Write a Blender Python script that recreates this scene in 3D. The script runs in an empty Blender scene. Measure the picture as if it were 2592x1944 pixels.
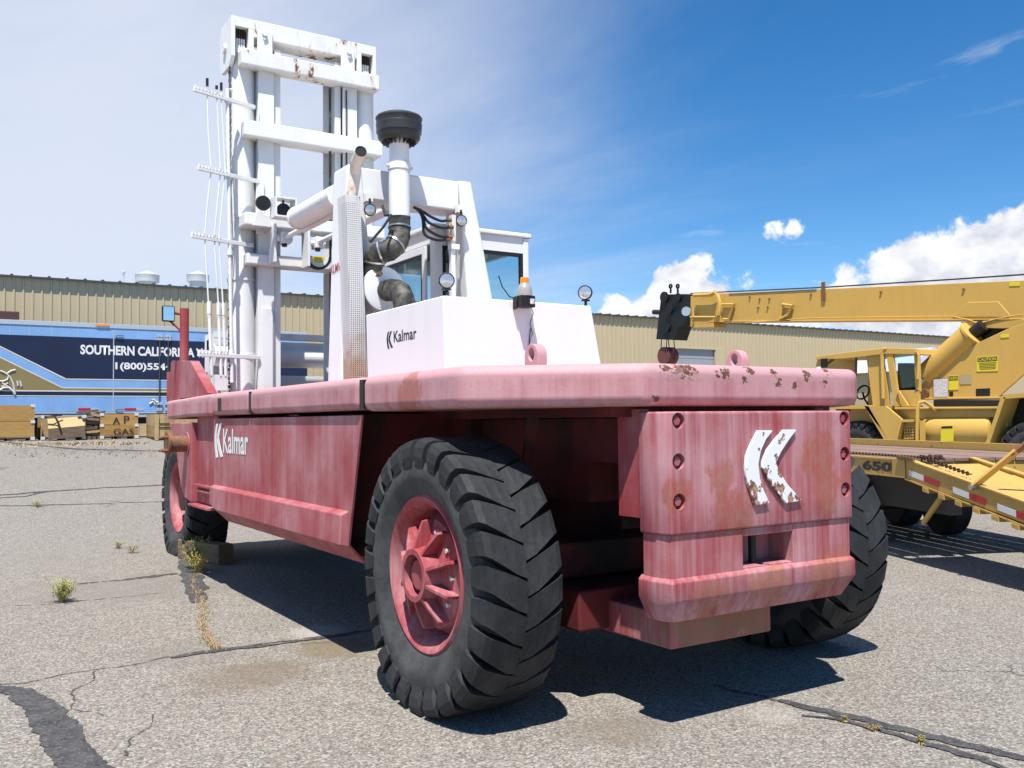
import bpy, bmesh, math, random
from math import sin, cos, tan, pi, radians, sqrt, atan2
from mathutils import Vector, Matrix
random.seed(7)
sc = bpy.context.scene
# ------------------------------------------------------------------ camera
FPX, CX, CY, EYE = 2350.0, 1296.0, 972.0, 1.65
AZ, PI_, RO = radians(32.4), radians(2.22), radians(0.61)
cf = Vector((sin(AZ)*cos(PI_), cos(AZ)*cos(PI_), sin(PI_)))
r0 = Vector((cos(AZ), -sin(AZ), 0)); u0 = r0.cross(cf)
cu = u0*cos(RO)+r0*sin(RO); cr = r0*cos(RO)-u0*sin(RO)
CAMP = Vector((0, 0, EYE))
cam = bpy.data.cameras.new('camera'); camo = bpy.data.objects.new('camera', cam)
sc.collection.objects.link(camo); sc.camera = camo
M3 = Matrix((cr, cu, -cf)).transposed().to_4x4(); M3.translation = CAMP
camo.matrix_world = M3
cam.sensor_width = 36; cam.lens = FPX/2592*36; cam.clip_start = .05; cam.clip_end = 3000
# ------------------------------------------------------------------ sun, sky, exposure
TOSUN = Vector((-.27, -.34, 1.0)).normalized()
SUN_EL = math.asin(TOSUN.z); SUN_AZ = atan2(TOSUN.x, TOSUN.y)
sl = bpy.data.lights.new('sun', 'SUN'); sl.energy = 5.0; sl.angle = radians(.5); sl.color = (1, .965, .91)
so = bpy.data.objects.new('sun', sl); sc.collection.objects.link(so)
so.rotation_euler = TOSUN.to_track_quat('Z', 'Y').to_euler(); so.location = (-10, -10, 40)
vs = sc.view_settings; vs.view_transform = 'Standard'; vs.look = 'None'; vs.gamma = 1; vs.exposure = 0.55
vs.use_curve_mapping = False
sc.render.engine = 'CYCLES'
sc.cycles.max_bounces = 6; sc.cycles.diffuse_bounces = 1; sc.cycles.glossy_bounces = 2; sc.cycles.transparent_max_bounces = 12
W = bpy.data.worlds.new('World'); sc.world = W; W.use_nodes = True
nt = W.node_tree; nt.nodes.clear()

class NT:
    """tiny node-tree helper"""
    def __init__(s, tree): s.t = tree
    def n(s, typ, **kw):
        nd = s.t.nodes.new(typ)
        for k, v in kw.items():
            if k == 'ins':
                for kk, vv in v.items(): s.set(nd.inputs[kk], vv)
            else: setattr(nd, k, v)
        return nd
    def set(s, sock, v):
        if isinstance(v, bpy.types.NodeSocket): s.t.links.new(v, sock)
        elif isinstance(v, bpy.types.Node): s.t.links.new(v.outputs[0], sock)
        else: sock.default_value = v
    def math(s, op, a, b=None, clamp=False):
        nd = s.t.nodes.new('ShaderNodeMath'); nd.operation = op; nd.use_clamp = clamp
        s.set(nd.inputs[0], a)
        if b is not None: s.set(nd.inputs[1], b)
        return nd.outputs[0]
    def mix(s, fac, a, b):
        nd = s.t.nodes.new('ShaderNodeMix'); nd.data_type = 'RGBA'
        s.set(nd.inputs[0], fac)
        for i, v in ((6, a), (7, b)):
            if isinstance(v, (tuple, list)): v = tuple(v)+(1,) if len(v) == 3 else v
            s.set(nd.inputs[i], v)
        return nd.outputs[2]
    def ramp(s, v, a, b):       # smooth map range to 0..1
        nd = s.t.nodes.new('ShaderNodeMapRange'); nd.interpolation_type = 'SMOOTHSTEP'
        s.set(nd.inputs[0], v); nd.inputs[1].default_value = a; nd.inputs[2].default_value = b
        return nd.outputs[0]
    def noise(s, vec, scale, detail=4, rough=.55, dist=0):
        nd = s.t.nodes.new('ShaderNodeTexNoise')
        s.set(nd.inputs['Vector'], vec); nd.inputs['Scale'].default_value = scale
        nd.inputs['Detail'].default_value = detail; nd.inputs['Roughness'].default_value = rough
        nd.inputs['Distortion'].default_value = dist
        return nd.outputs[0]
    def vmul(s, vec, sc3, add=(0, 0, 0)):
        nd = s.t.nodes.new('ShaderNodeVectorMath'); nd.operation = 'MULTIPLY_ADD'
        s.set(nd.inputs[0], vec); nd.inputs[1].default_value = sc3; nd.inputs[2].default_value = add
        return nd.outputs[0]

def build_world():
    g = NT(nt)
    tc = g.n('ShaderNodeTexCoord'); d = tc.outputs['Generated']
    sep = g.n('ShaderNodeSeparateXYZ', ins={0: d}); X, Y, Z = sep.outputs
    sky = g.n('ShaderNodeTexSky', sky_type='NISHITA', sun_disc=False)
    sky.sun_elevation = SUN_EL; sky.sun_rotation = SUN_AZ; sky.altitude = 1500; sky.air_density = 1.0; sky.dust_density = .4; sky.ozone_density = 2.0
    base = g.n('ShaderNodeVectorMath', operation='SCALE', ins={0: sky.outputs[0]}); base.inputs[3].default_value = .108
    hs = g.n('ShaderNodeHueSaturation', ins={'Color': base.outputs[0]}); hs.inputs['Saturation'].default_value = 1.36; hs.inputs['Value'].default_value = 1.0
    base = hs.outputs[0]
    az = g.math('ARCTAN2', X, Y); el = g.math('ARCSINE', Z)
    # thin cirrus sheet, thickest round the +y part of the sky, streaky at its edge
    zz = g.math('MAXIMUM', Z, .05)
    pv = g.n('ShaderNodeCombineXYZ', ins={0: g.math('DIVIDE', X, zz), 1: g.math('DIVIDE', Y, zz), 2: 0.0}).outputs[0]
    ci = g.noise(g.vmul(pv, (.42, .22, 1), (3.1, 1.2, 0)), 1.0, 6, .6, .7)
    fine = g.noise(g.vmul(pv, (1.5, .5, 1), (1, 4, 0)), 1.3, 5, .62, .8)
    side = g.math('MULTIPLY', g.ramp(az, 1.0, .10), g.ramp(az, -1.25, -.35))
    veil = g.math('ADD', g.math('MULTIPLY', side, .95), g.math('MULTIPLY', g.math('SUBTRACT', ci, .5), .85))
    veil = g.math('ADD', veil, g.math('MULTIPLY', g.math('SUBTRACT', fine, .5), .22))
    veil = g.ramp(veil, .05, 1.02)
    wisp = g.math('MULTIPLY', g.ramp(g.noise(g.vmul(pv, (1.1, .6, 1), (7, 2, 0)), 1.5, 6, .62, 1.0), .60, .80), .30)
    vf = g.math('MAXIMUM', g.math('MULTIPLY', veil, .92), wisp)
    col = g.mix(vf, base, (.53, .565, .655, 1))
    # cumulus: a field of humps by azimuth and elevation, broken up by noise
    def humps(e_):
        h = None
        for (a, e, ra, re, am) in CUMULUS:
            da = g.math('DIVIDE', g.math('SUBTRACT', az, a), ra); de = g.math('DIVIDE', g.math('SUBTRACT', e_, e), re)
            v = g.math('SUBTRACT', am, g.math('ADD', g.math('MULTIPLY', da, da), g.math('MULTIPLY', de, de)))
            h = v if h is None else g.math('MAXIMUM', h, v)
        return h
    hump = humps(el); rise = g.math('SUBTRACT', hump, humps(g.math('ADD', el, .018)))
    n1 = g.noise(g.vmul(d, (1, 1, 1.25)), 9, 2, .5); n2 = g.noise(d, 30, 7, .62)
    bil = g.math('ABSOLUTE', g.math('SUBTRACT', g.noise(g.vmul(d, (1, 1, 1.1), (.3, .1, 0)), 22, 3, .5), .5))
    fld = g.math('ADD', hump, g.math('ADD', g.math('MULTIPLY', g.math('SUBTRACT', n1, .5), 1.5), g.math('MULTIPLY', g.math('SUBTRACT', n2, .5), 2.6)))
    fld = g.math('SUBTRACT', fld, g.math('MULTIPLY', bil, 1.4))
    cm = g.ramp(fld, -.12, .30)
    lit = g.math('ADD', g.math('ADD', .22, g.math('MULTIPLY', rise, .42, True)), g.math('MULTIPLY', g.math('SUBTRACT', g.noise(g.vmul(d, (1, 1, 1.6), (0, 0, -.02)), 19, 5, .6), .5), 1.6))
    lit = g.math('SUBTRACT', lit, g.math('MULTIPLY', bil, 1.2))
    ccol = g.mix(g.ramp(lit, -.25, .6), (.40, .425, .50, 1), (.72, .73, .75, 1))
    col = g.mix(cm, col, ccol)
    bg = g.n('ShaderNodeBackground', ins={'Color': col}); bg.inputs['Strength'].default_value = 1.0
    out = g.n('ShaderNodeOutputWorld'); nt.links.new(bg.outputs[0], out.inputs[0])
# cumulus banks (azimuth from +y towards +x, elevation, half widths, all in radians)
CUMULUS = [(1.09,.138,.12,.062,.9),(.99,.122,.10,.056,1.1),(.93,.115,.055,.050,1.0),(.85,.085,.06,.036,1.0),(.755,.130,.06,.040,1.0),(.72,.100,.085,.036,.95),(.66,.085,.08,.032,.95),(.80,.142,.045,.018,.5),(.852,.192,.032,.016,.42),(.715,.155,.02,.012,.3),(1.25,.14,.12,.06,.9),
           (1.6,.12,.2,.05,.9),(2.1,.15,.16,.06,.9),(2.7,.12,.2,.05,.9),(-2.6,.13,.2,.05,.9),(-1.9,.11,.22,.05,.9),(-1.2,.10,.15,.04,.8),(.78,.02,1.0,.055,.9)]
build_world()

# ------------------------------------------------------------------ photo pixel -> position on a known plane
def ray(px, py): return cf + cr*((px-CX)/FPX) - cu*((py-CY)/FPX)
def on(ax, val, px, py):
    d = ray(px, py); t = (val-CAMP[ax])/d[ax]; return CAMP+d*t
def XP(x, px, py): return on(0, x, px, py)
def YP(y, px, py): return on(1, y, px, py)
def ZP(z, px, py): return on(2, z, px, py)
def gz(x, y):          # the lot rises gently behind the forklift
    t = (y-13.5)/16.5
    if t <= 0: return 0.0
    if t >= 1: return 1.2
    e = .12
    return 1.2*(t*t/(2*e) if t < e else t-e/2)/(1-e/2) if t < 1 else 1.2
def GP(px, py):
    p = ZP(0, px, py)
    for _ in range(30):
        q = ZP(gz(p.x, p.y), px, py) if gz(p.x, p.y) < EYE-.05 else p
        p = p.lerp(q, .5)
    return p

# ------------------------------------------------------------------ mesh helpers
ORG = {}
def V(*a): return Vector(a)
class MB:
    def __init__(s): s.v = []; s.f = []; s.sm = []
    def add(s, vs, fs, smooth=False):
        b = len(s.v); s.v += [Vector(p) for p in vs]
        for f in fs: s.f.append([b+i for i in f]); s.sm.append(smooth)
        return s
    def box(s, a, b):
        x0, x1 = sorted((a[0], b[0])); y0, y1 = sorted((a[1], b[1])); z0, z1 = sorted((a[2], b[2]))
        return s.hexa([(x0,y0,z0),(x1,y0,z0),(x1,y1,z0),(x0,y1,z0)], [(x0,y0,z1),(x1,y0,z1),(x1,y1,z1),(x0,y1,z1)])
    def hexa(s, lo, hi):
        return s.add(list(lo)+list(hi), [(3,2,1,0),(4,5,6,7),(0,1,5,4),(1,2,6,5),(2,3,7,6),(3,0,4,7)])
    def obox(s, c, ax, ay, az):       # centre and three half-axis vectors
        c, ax, ay, az = Vector(c), Vector(ax), Vector(ay), Vector(az)
        q = lambda z: [c-ax-ay+z, c+ax-ay+z, c+ax+ay+z, c-ax+ay+z]
        return s.hexa(q(-az), q(az))
    def bar(s, p, q, w, h, up=(0,0,1)):
        p, q = Vector(p), Vector(q); d = q-p; L = d.length; d.normalize(); up = Vector(up)
        if abs(d.dot(up)) > .95: up = Vector((0,1,0))
        sd = d.cross(up).normalized(); uu = sd.cross(d)
        return s.obox((p+q)/2, d*L/2, sd*w/2, uu*h/2)
    def prism(s, pts, ext):
        pts = [Vector(p) for p in pts]; n = len(pts); e = Vector(ext)
        nor = Vector((0,0,0))
        for i in range(n): nor += pts[i].cross(pts[(i+1) % n])
        if nor.dot(e) > 0: pts = pts[::-1]
        return s.add(pts+[p+e for p in pts], [list(range(n)), list(range(2*n-1, n-1, -1))]+[(i, n+i, n+(i+1) % n, (i+1) % n) for i in range(n)])
    def frame(s, p, q):
        d = (Vector(q)-Vector(p)).normalized(); a = Vector((0,0,1)) if abs(d.z) < .9 else Vector((1,0,0))
        e1 = d.cross(a).normalized(); return d, e1, d.cross(e1)
    def cyl(s, p, q, r, r2=None, n=20, caps=True):
        r2 = r if r2 is None else r2; p, q = Vector(p), Vector(q); d, e1, e2 = s.frame(p, q)
        vs = [];
        for c, rr in ((p, r), (q, r2)):
            for i in range(n):
                a = 2*pi*i/n; vs.append(c+e1*cos(a)*rr+e2*sin(a)*rr)
        b = len(s.v); s.add(vs, [(i, (i+1) % n, n+(i+1) % n, n+i) for i in range(n)], True)
        if caps: s.add([], []); s.f += [[b+i for i in range(n-1, -1, -1)], [b+n+i for i in range(n)]]; s.sm += [False, False]
        return s
    def tube(s, pts, r, n=8, caps=True):
        pts = [Vector(p) for p in pts]; rs = r if isinstance(r, (list, tuple)) else [r]*len(pts)
        prev = None; vs = []
        for i, p in enumerate(pts):
            d = (pts[min(i+1, len(pts)-1)]-pts[max(i-1, 0)]).normalized()
            if prev is None:
                a = Vector((0,0,1)) if abs(d.z) < .9 else Vector((1,0,0)); e1 = d.cross(a).normalized()
            else: e1 = (prev-d*prev.dot(d)).normalized()
            prev = e1; e2 = d.cross(e1)
            for k in range(n):
                a = 2*pi*k/n; vs.append(p+(e1*cos(a)+e2*sin(a))*rs[i])
        b = len(s.v); m = len(pts)
        s.add(vs, [(i*n+k, i*n+(k+1) % n, (i+1)*n+(k+1) % n, (i+1)*n+k) for i in range(m-1) for k in range(n)], True)
        if caps: s.f += [[b+k for k in range(n-1, -1, -1)], [b+(m-1)*n+k for k in range(n)]]; s.sm += [False, False]
        return s
    def lathe(s, c, axis, prof, n=40, a0=0, a1=2*pi, close=False):
        """prof: list of (distance along axis, radius)"""
        c = Vector(c); d, e1, e2 = s.frame(c, c+Vector(axis)); m = len(prof); full = abs(a1-a0-2*pi) < 1e-6
        cols = n if full else n+1; vs = []
        for i in range(cols):
            a = a0+(a1-a0)*i/n
            for t, r in prof: vs.append(c+d*t+(e1*cos(a)+e2*sin(a))*max(r, 1e-4))
        fs = []
        for i in range(n):
            j = (i+1) % cols
            for k in range(m-1 if not close else m): fs.append((i*m+k, j*m+k, j*m+(k+1) % m, i*m+(k+1) % m))
        return s.add(vs, fs, True)
    def build(s, name, mat, parent=None, bevel=0, seg=2, ang=35, org=None, weld=False):
        if org is None: org = ORG.get(parent.name, Vector((0,0,0))) if parent else Vector((0,0,0))
        org = Vector(org)
        me = bpy.data.meshes.new(name); me.from_pydata([tuple(v-org) for v in s.v], [], s.f)
        me.polygons.foreach_set('use_smooth', s.sm); me.update()
        bm = bmesh.new(); bm.from_mesh(me)
        if weld: bmesh.ops.remove_doubles(bm, verts=bm.verts, dist=1e-4)
        bmesh.ops.recalc_face_normals(bm, faces=bm.faces); bm.to_mesh(me); bm.free()
        if any(s.sm): me.set_sharp_from_angle(angle=radians(ang))
        return link(name, me, mat, parent, org, bevel, seg)
def link(name, me, mat, parent=None, org=(0,0,0), bevel=0, seg=2):
    if mat and not me.materials: me.materials.append(mat)
    o = bpy.data.objects.new(name, me); sc.collection.objects.link(o); ORG[o.name] = Vector(org)
    if parent:
        o.parent = parent; o.location = Vector(org)-ORG[parent.name]
    else: o.location = org
    if bevel:
        md = o.modifiers.new('bevel', 'BEVEL'); md.width = bevel; md.segments = seg; md.limit_method = 'ANGLE'; md.angle_limit = radians(38)
        md.harden_normals = True
        me.polygons.foreach_set('use_smooth', [True]*len(me.polygons)); me.set_sharp_from_angle(angle=radians(38))
    return o
def tag(o, label, cat=None, group=None, kind=None):
    if label: o['label'] = label
    if cat: o['category'] = cat
    if group: o['group'] = group
    if kind: o['kind'] = kind
    return o
def thing(name, loc, label, cat, group=None):
    o = bpy.data.objects.new(name, None); sc.collection.objects.link(o); o.location = loc; o.empty_display_size = .3
    ORG[o.name] = Vector(loc); return tag(o, label, cat, group)
def copy_tree(o, parent=None):
    c = o.copy(); sc.collection.objects.link(c); ORG[c.name] = ORG.get(o.name, Vector((0,0,0))).copy()
    if parent: c.parent = parent
    for ch in list(o.children): copy_tree(ch, c)
    return c
def text(name, s, mat, parent, pos, right, up, height, width=None, bold=.012, thick=.003, align='LEFT'):
    """flat lettering; pos = lower left corner; fitted to width"""
    cu_ = bpy.data.curves.new('t', 'FONT'); cu_.body = s; cu_.size = 1; cu_.offset = bold; cu_.extrude = 0; cu_.resolution_u = 3
    to = bpy.data.objects.new('t', cu_); sc.collection.objects.link(to)
    dg = bpy.context.evaluated_depsgraph_get(); dg.update()
    me = bpy.data.meshes.new_from_object(to.evaluated_get(dg)); bpy.data.objects.remove(to); bpy.data.curves.remove(cu_)
    xs = [v.co.x for v in me.vertices]; ys = [v.co.y for v in me.vertices]
    x0, x1, y0, y1 = min(xs), max(xs), min(ys), max(ys)
    sy = height/(y1-y0); sx = sy if width is None else width/(x1-x0)
    right = Vector(right).normalized(); up = Vector(up).normalized(); nrm = right.cross(up)
    org = ORG[parent.name] if parent else Vector((0,0,0))
    for v in me.vertices: v.co = Vector(pos)+right*((v.co.x-x0)*sx)+up*((v.co.y-y0)*sy)+nrm*thick-org
    me.materials.clear()
    return link(name, me, mat, parent, org)
LK = [[(630,148),(742,148),(690,215),(652,300),(634,400),(645,500),(672,590),(718,690),(615,708),(580,620),(550,530),(535,430),(545,330),(580,245)],
      [(825,142),(920,142),(862,218),(805,305),(766,388),(792,455),(852,550),(962,672),(842,692),(760,590),(702,500),(664,425),(667,375),(702,290),(762,210)]]
def klogo(name, mat, parent, pos, right, up, h, w, thick=.003):
    right = Vector(right).normalized(); up = Vector(up).normalized(); nrm = right.cross(up); res = []
    for st in LK:
        m = MB(); pts = [Vector(pos)+right*((x-535)/427*w)+up*((708-y)/566*h) for x, y in st]
        m.prism(pts, nrm*thick); res.append(m.build(name, mat, parent))
    return res

# ------------------------------------------------------------------ materials
def mat(name, col=(.5,.5,.5), rough=.5, metal=0, spec=.4, fn=None, bump=None):
    m = bpy.data.materials.new(name); m.use_nodes = True; t = m.node_tree; g = NT(t)
    b = t.nodes['Principled BSDF']; b.inputs['Base Color'].default_value = (*col, 1); b.inputs['Roughness'].default_value = rough
    b.inputs['Metallic'].default_value = metal; b.inputs['Specular IOR Level'].default_value = spec
    if fn: fn(g, b)
    return m
def bumpn(g, b, h, strength=.3, dist=.01):
    bp = g.n('ShaderNodeBump', ins={'Height': h}); bp.inputs['Strength'].default_value = strength; bp.inputs['Distance'].default_value = dist
    g.set(b.inputs['Normal'], bp.outputs[0])
def objc(g): return g.n('ShaderNodeTexCoord').outputs['Object']

def red_fn(chalk=.5, rust=.0, patches=(), seed=0, org=(0,0,0), chips=(), amp=1.0, top=None):
    def fn(g, b):
        c = objc(g)
        st = g.noise(g.vmul(c, (11, 11, .55), (seed, 0, 0)), 1, 5, .6)
        st2 = g.noise(g.vmul(c, (32, 32, .9), (seed, 2, 0)), 1, 3, .6)
        pt = g.noise(g.vmul(c, (1, 1, 1), (seed, 5, 1)), 1.6, 4, .6)
        f = g.math('ADD', g.math('MULTIPLY', g.math('SUBTRACT', st, .5), 1.0*amp), g.math('MULTIPLY', g.math('SUBTRACT', pt, .5), 1.4))
        f = g.math('ADD', f, g.math('MULTIPLY', g.math('SUBTRACT', st2, .5), .6*amp))
        if top: f = g.math('ADD', f, g.math('MULTIPLY', g.ramp(g.n('ShaderNodeSeparateXYZ', ins={0: c}).outputs[2], top-.09, top), .75))  # paler top edge: bleaching, with the sun's highlight also put into the colour
        f = g.ramp(g.math('ADD', f, chalk), 0, 1)
        col = g.mix(f, (.30, .038, .045), (.52, .285, .30))
        fine = g.noise(c, 60, 3, .6)
        col = g.mix(g.math('MULTIPLY', g.ramp(fine, .45, .8), .25), col, (.50, .10, .11))
        h = fine
        for (p, r, cc) in patches:       # scraped, rusty patches at their own places
            q = g.n('ShaderNodeVectorMath', operation='DISTANCE', ins={0: c}); q.inputs[1].default_value = tuple(Vector(p)-Vector(org))
            dd = g.math('ADD', g.math('DIVIDE', q.outputs[1], r), g.math('MULTIPLY', g.math('SUBTRACT', g.noise(g.vmul(c, (9, 9, 5)), 1, 5, .65), .5), 2.4))
            k = g.ramp(dd, 1.05, .62)
            pc = g.mix(g.ramp(g.noise(g.vmul(c, (30, 30, 14)), 1, 4, .6), .42, .6), cc, (.33, .135, .085))
            col = g.mix(g.math('MULTIPLY', k, .7), col, pc)
        for (p, r) in chips:      # flaked spots with bare rust
            q = g.n('ShaderNodeVectorMath', operation='DISTANCE', ins={0: c}); q.inputs[1].default_value = tuple(Vector(p)-Vector(org))
            dd = g.math('ADD', g.math('DIVIDE', q.outputs[1], r), g.math('MULTIPLY', g.math('SUBTRACT', g.noise(g.vmul(c, (26, 26, 40)), 1, 6, .72), .5), 6.5))
            col = g.mix(g.math('MULTIPLY', g.ramp(dd, 1.6, 1.0), .35), col, (.55,.36,.33))
            col = g.mix(g.ramp(dd, 1.05, .8), col, g.mix(g.noise(c, 45, 3), (.05, .022, .014), (.20, .085, .04)))
        if rust:
            sp = g.noise(g.vmul(c, (1, 1, .8), (seed, 1, 7)), 8.5, 5, .62); thr = .80-.17*rust
            k = g.ramp(sp, thr, thr+.015)
            rc = g.mix(g.noise(c, 45, 3), (.09, .032, .018), (.27, .11, .05))
            edge = g.ramp(sp, thr-.03, thr)
            col = g.mix(g.math('MULTIPLY', edge, .5), col, (.55, .30, .28))
            col = g.mix(k, col, rc)
            h = g.math('SUBTRACT', fine, g.math('MULTIPLY', k, 2.5))
        g.set(b.inputs['Base Color'], col); b.inputs['Roughness'].default_value = .62
        bumpn(g, b, h, .25, .004)
    return fn
def white_fn(rust=0, dirt=.25, org=(0,0,0)):
    def fn(g, b):
        c = objc(g)
        d = g.noise(g.vmul(c, (7, 7, .6)), 1, 5, .6); d2 = g.noise(c, 2.2, 5, .6)
        k = g.math('MULTIPLY', g.ramp(g.math('ADD', d, d2), .95, 1.45), dirt)
        col = g.mix(k, (.82, .82, .81), (.50, .47, .42))
        if rust:
            sp = g.noise(g.vmul(c, (9, 9, 3.2)), 1, 6, .68); big = g.noise(c, 1.7, 2)
            m_ = g.math('ADD', sp, g.math('MULTIPLY', g.math('SUBTRACT', big, .5), .55))
            thr = .80-.1*rust
            col = g.mix(g.math('MULTIPLY', g.ramp(m_, thr-.1, thr), .35), col, (.55, .36, .20))
            col = g.mix(g.ramp(m_, thr, thr+.03), col, (.17, .075, .035))
        g.set(b.inputs['Base Color'], col); b.inputs['Roughness'].default_value = .5
        bumpn(g, b, g.noise(c, 30, 3), .06, .004)
    return fn
FO = V(3.98, 7.5, 0)        # forklift base
M = {}
M['red'] = mat('red faded paint', fn=red_fn(.32, amp=.5))
M['redside'] = mat('red side paint', fn=red_fn(.36, 0, seed=3, amp=.55))
DECKCHIP = [(YP(3.72, *p), r) for p, r in (((1727,926),.05),((1745,930),.05),((1690,924),.04),((1838,942),.035),((1900,933),.03),((1960,940),.025),((2046,950),.035),((1885,960),.02),((1970,968),.025),((2010,975),.025),((1554,1010),.035),((1540,1014),.03),((1665,1008),.025),((1615,950),.018),((2100,935),.03),((2090,968),.025),((1816,948),.02))]
M['reddeck'] = mat('red deck paint', fn=red_fn(.62, .06, amp=.7, top=1.94, seed=9, patches=[((2.45,4.95,1.83),.16,(.40,.10,.07))], org=FO))
M['redrear'] = mat('red rear deck paint', fn=red_fn(.72, .06, amp=.8, top=1.94, seed=9, patches=[((2.45,4.95,1.83),.16,(.40,.10,.07))], org=FO, chips=DECKCHIP))
M['redfresh'] = mat('red wheel paint', fn=red_fn(.28, 0, seed=5))
BOXP = [((3.72,3.62,1.12),.17,(.36,.082,.055)), ((3.62,3.62,1.32),.12,(.36,.082,.055)), ((4.40,3.62,1.42),.17,(.36,.082,.055)), ((4.50,3.62,1.22),.16,(.36,.082,.055)), ((3.30,3.62,1.25),.10,(.36,.082,.055)), ((3.55,3.55,.68),.16,(.45,.15,.09)), ((4.0,3.55,.70),.2,(.45,.17,.10)), ((4.5,3.55,.72),.2,(.45,.16,.10))]
M['redbox'] = mat('red counterweight paint', fn=red_fn(.50, .10, BOXP, 1, FO, amp=1.25))
M['redold'] = mat('red worn block paint', fn=red_fn(.15, .55, [((3.8,3.8,.5),.5,(.22,.17,.09))], 4, FO))
def unfaded_shaded(g, b):      # never bleached by the sun; grime and the shade underneath put into the colour
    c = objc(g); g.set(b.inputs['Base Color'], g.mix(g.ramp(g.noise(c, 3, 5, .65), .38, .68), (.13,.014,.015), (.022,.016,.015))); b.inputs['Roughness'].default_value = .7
M['redunder'] = mat('grimy red with painted shade', fn=unfaded_shaded)
M['white'] = mat('white paint', fn=white_fn(0, .18))
M['whitemast'] = mat('white mast paint', fn=white_fn(.55, .35))
M['whiterust'] = mat('white rusty paint', fn=white_fn(1.9, .3))
def rubber(g, b):
    c = objc(g); d = g.noise(c, 5, 5, .65); e = g.noise(c, 40, 3)
    g.set(b.inputs['Base Color'], g.mix(g.ramp(g.math('ADD', d, g.math('MULTIPLY', e, .3)), .45, 1.0), (.012, .013, .015), (.034, .035, .036)))
    b.inputs['Roughness'].default_value = .72; bumpn(g, b, e, .25, .006)
M['rubber'] = mat('tyre rubber', fn=rubber)
def sidew(g, b):
    c = objc(g); d = g.noise(c, 4, 5, .65); e = g.noise(c, 40, 3)
    g.set(b.inputs['Base Color'], g.mix(g.ramp(g.math('ADD', d, g.math('MULTIPLY', e, .3)), .42, .9), (.026,.027,.029), (.075,.075,.074))); b.inputs['Roughness'].default_value = .75; bumpn(g, b, e, .2, .005)
M['sidewall'] = mat('dusty tyre sidewall', fn=sidew)
M['black'] = mat('black plastic', (.012,.012,.013), .5)
M['hose'] = mat('black hose', (.018,.018,.018), .45)
def dirtyblack(g, b):
    c = objc(g); g.set(b.inputs['Base Color'], g.mix(g.ramp(g.noise(c, 7, 5, .65), .42, .7), (.025,.025,.025), (.15,.13,.095))); b.inputs['Roughness'].default_value = .6
M['dirtyblack'] = mat('dusty black rubber', fn=dirtyblack)
M['cap'] = mat('black precleaner plastic', (.03,.031,.033), .42, fn=lambda g, b: g.set(b.inputs['Base Color'], g.mix(g.noise(objc(g), 14, 5), (.015,.016,.017), (.06,.061,.06))))
M['glassdark'] = mat('tinted cab glass', (.012,.016,.02), .04, 0, .8)
def glass(g, b):
    b.inputs['Transmission Weight'].default_value = 1; b.inputs['IOR'].default_value = 1.02; b.inputs['Roughness'].default_value = .0
def thin_glass(name, tint, refl=.12):
    m = bpy.data.materials.new(name); m.use_nodes = True; t = m.node_tree; t.nodes.clear(); g = NT(t)
    tr = g.n('ShaderNodeBsdfTransparent'); tr.inputs[0].default_value = (*tint, 1)
    gl = g.n('ShaderNodeBsdfGlossy'); gl.inputs['Roughness'].default_value = .02; gl.inputs[0].default_value = (1,1,1,1)
    fr = g.n('ShaderNodeLayerWeight'); f3 = g.math('MULTIPLY', g.math('POWER', fr.outputs['Facing'], 4.0), .5)
    mx = g.n('ShaderNodeMixShader', ins={0: g.math('ADD', f3, refl, True), 1: tr.outputs[0], 2: gl.outputs[0]})
    o = g.n('ShaderNodeOutputMaterial', ins={0: mx.outputs[0]}); return m
M['glass'] = thin_glass('cab window glass', (.86,.945,.96), .03)
M['lens'] = mat('lamp lens', (.55,.56,.56), .12, .6, .8)
M['mirror'] = mat('mirror glass', (.8,.8,.8), .03, 1)
M['chrome'] = mat('steel', (.55,.55,.54), .32, .9)
M['amber'] = mat('amber lens', (.85,.26,.01), .25, 0, .6)
M['clearplastic'] = mat('scuffed clear plastic', (.34,.33,.31), .3, 0, .5)
def rusty(g, b):
    c = objc(g); g.set(b.inputs['Base Color'], g.mix(g.ramp(g.noise(c, 12, 6, .65), .35, .65), (.30,.10,.04), (.12,.09,.055))); b.inputs['Roughness'].default_value = .8; bumpn(g, b, g.noise(c, 40), .4, .004)
M['rust'] = mat('rusty steel', fn=rusty)
M['darkrust'] = mat('dark chain rust', (.06,.03,.02), .75)
def rustpipe(g, b):
    c = objc(g); g.set(b.inputs['Base Color'], g.mix(g.ramp(g.noise(g.vmul(c,(1,1,.7)), 6, 5, .6), .54, .72), (.74,.69,.60), (.42,.24,.10))); b.inputs['Roughness'].default_value = .6
M['exhaust'] = mat('heat stained exhaust', fn=rustpipe)
def perf(g, b):
    c = objc(g); sep = g.n('ShaderNodeSeparateXYZ', ins={0: g.vmul(c, (1,1,1))}); s = 52.0
    u = g.math('ADD', sep.outputs[0], sep.outputs[1]); 
    fx = g.math('SUBTRACT', g.math('FRACT', g.math('MULTIPLY', u, s)), .5); fz = g.math('SUBTRACT', g.math('FRACT', g.math('MULTIPLY', sep.outputs[2], s)), .5)
    r = g.math('SQRT', g.math('ADD', g.math('MULTIPLY', fx, fx), g.math('MULTIPLY', fz, fz)))
    hole = g.math('LESS_THAN', r, .33)
    lowz = g.ramp(g.math('ADD', sep.outputs[2], g.math('MULTIPLY', g.noise(c, 6, 4), .8)), 2.95, 2.45)
    col = g.mix(g.math('MULTIPLY', lowz, .75), (.74,.73,.71), (.45,.22,.10))
    g.set(b.inputs['Base Color'], col); g.set(b.inputs['Alpha'], g.math('SUBTRACT', 1.0, hole)); b.inputs['Roughness'].default_value = .55
M['perf'] = mat('perforated sheet', fn=perf)
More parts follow.
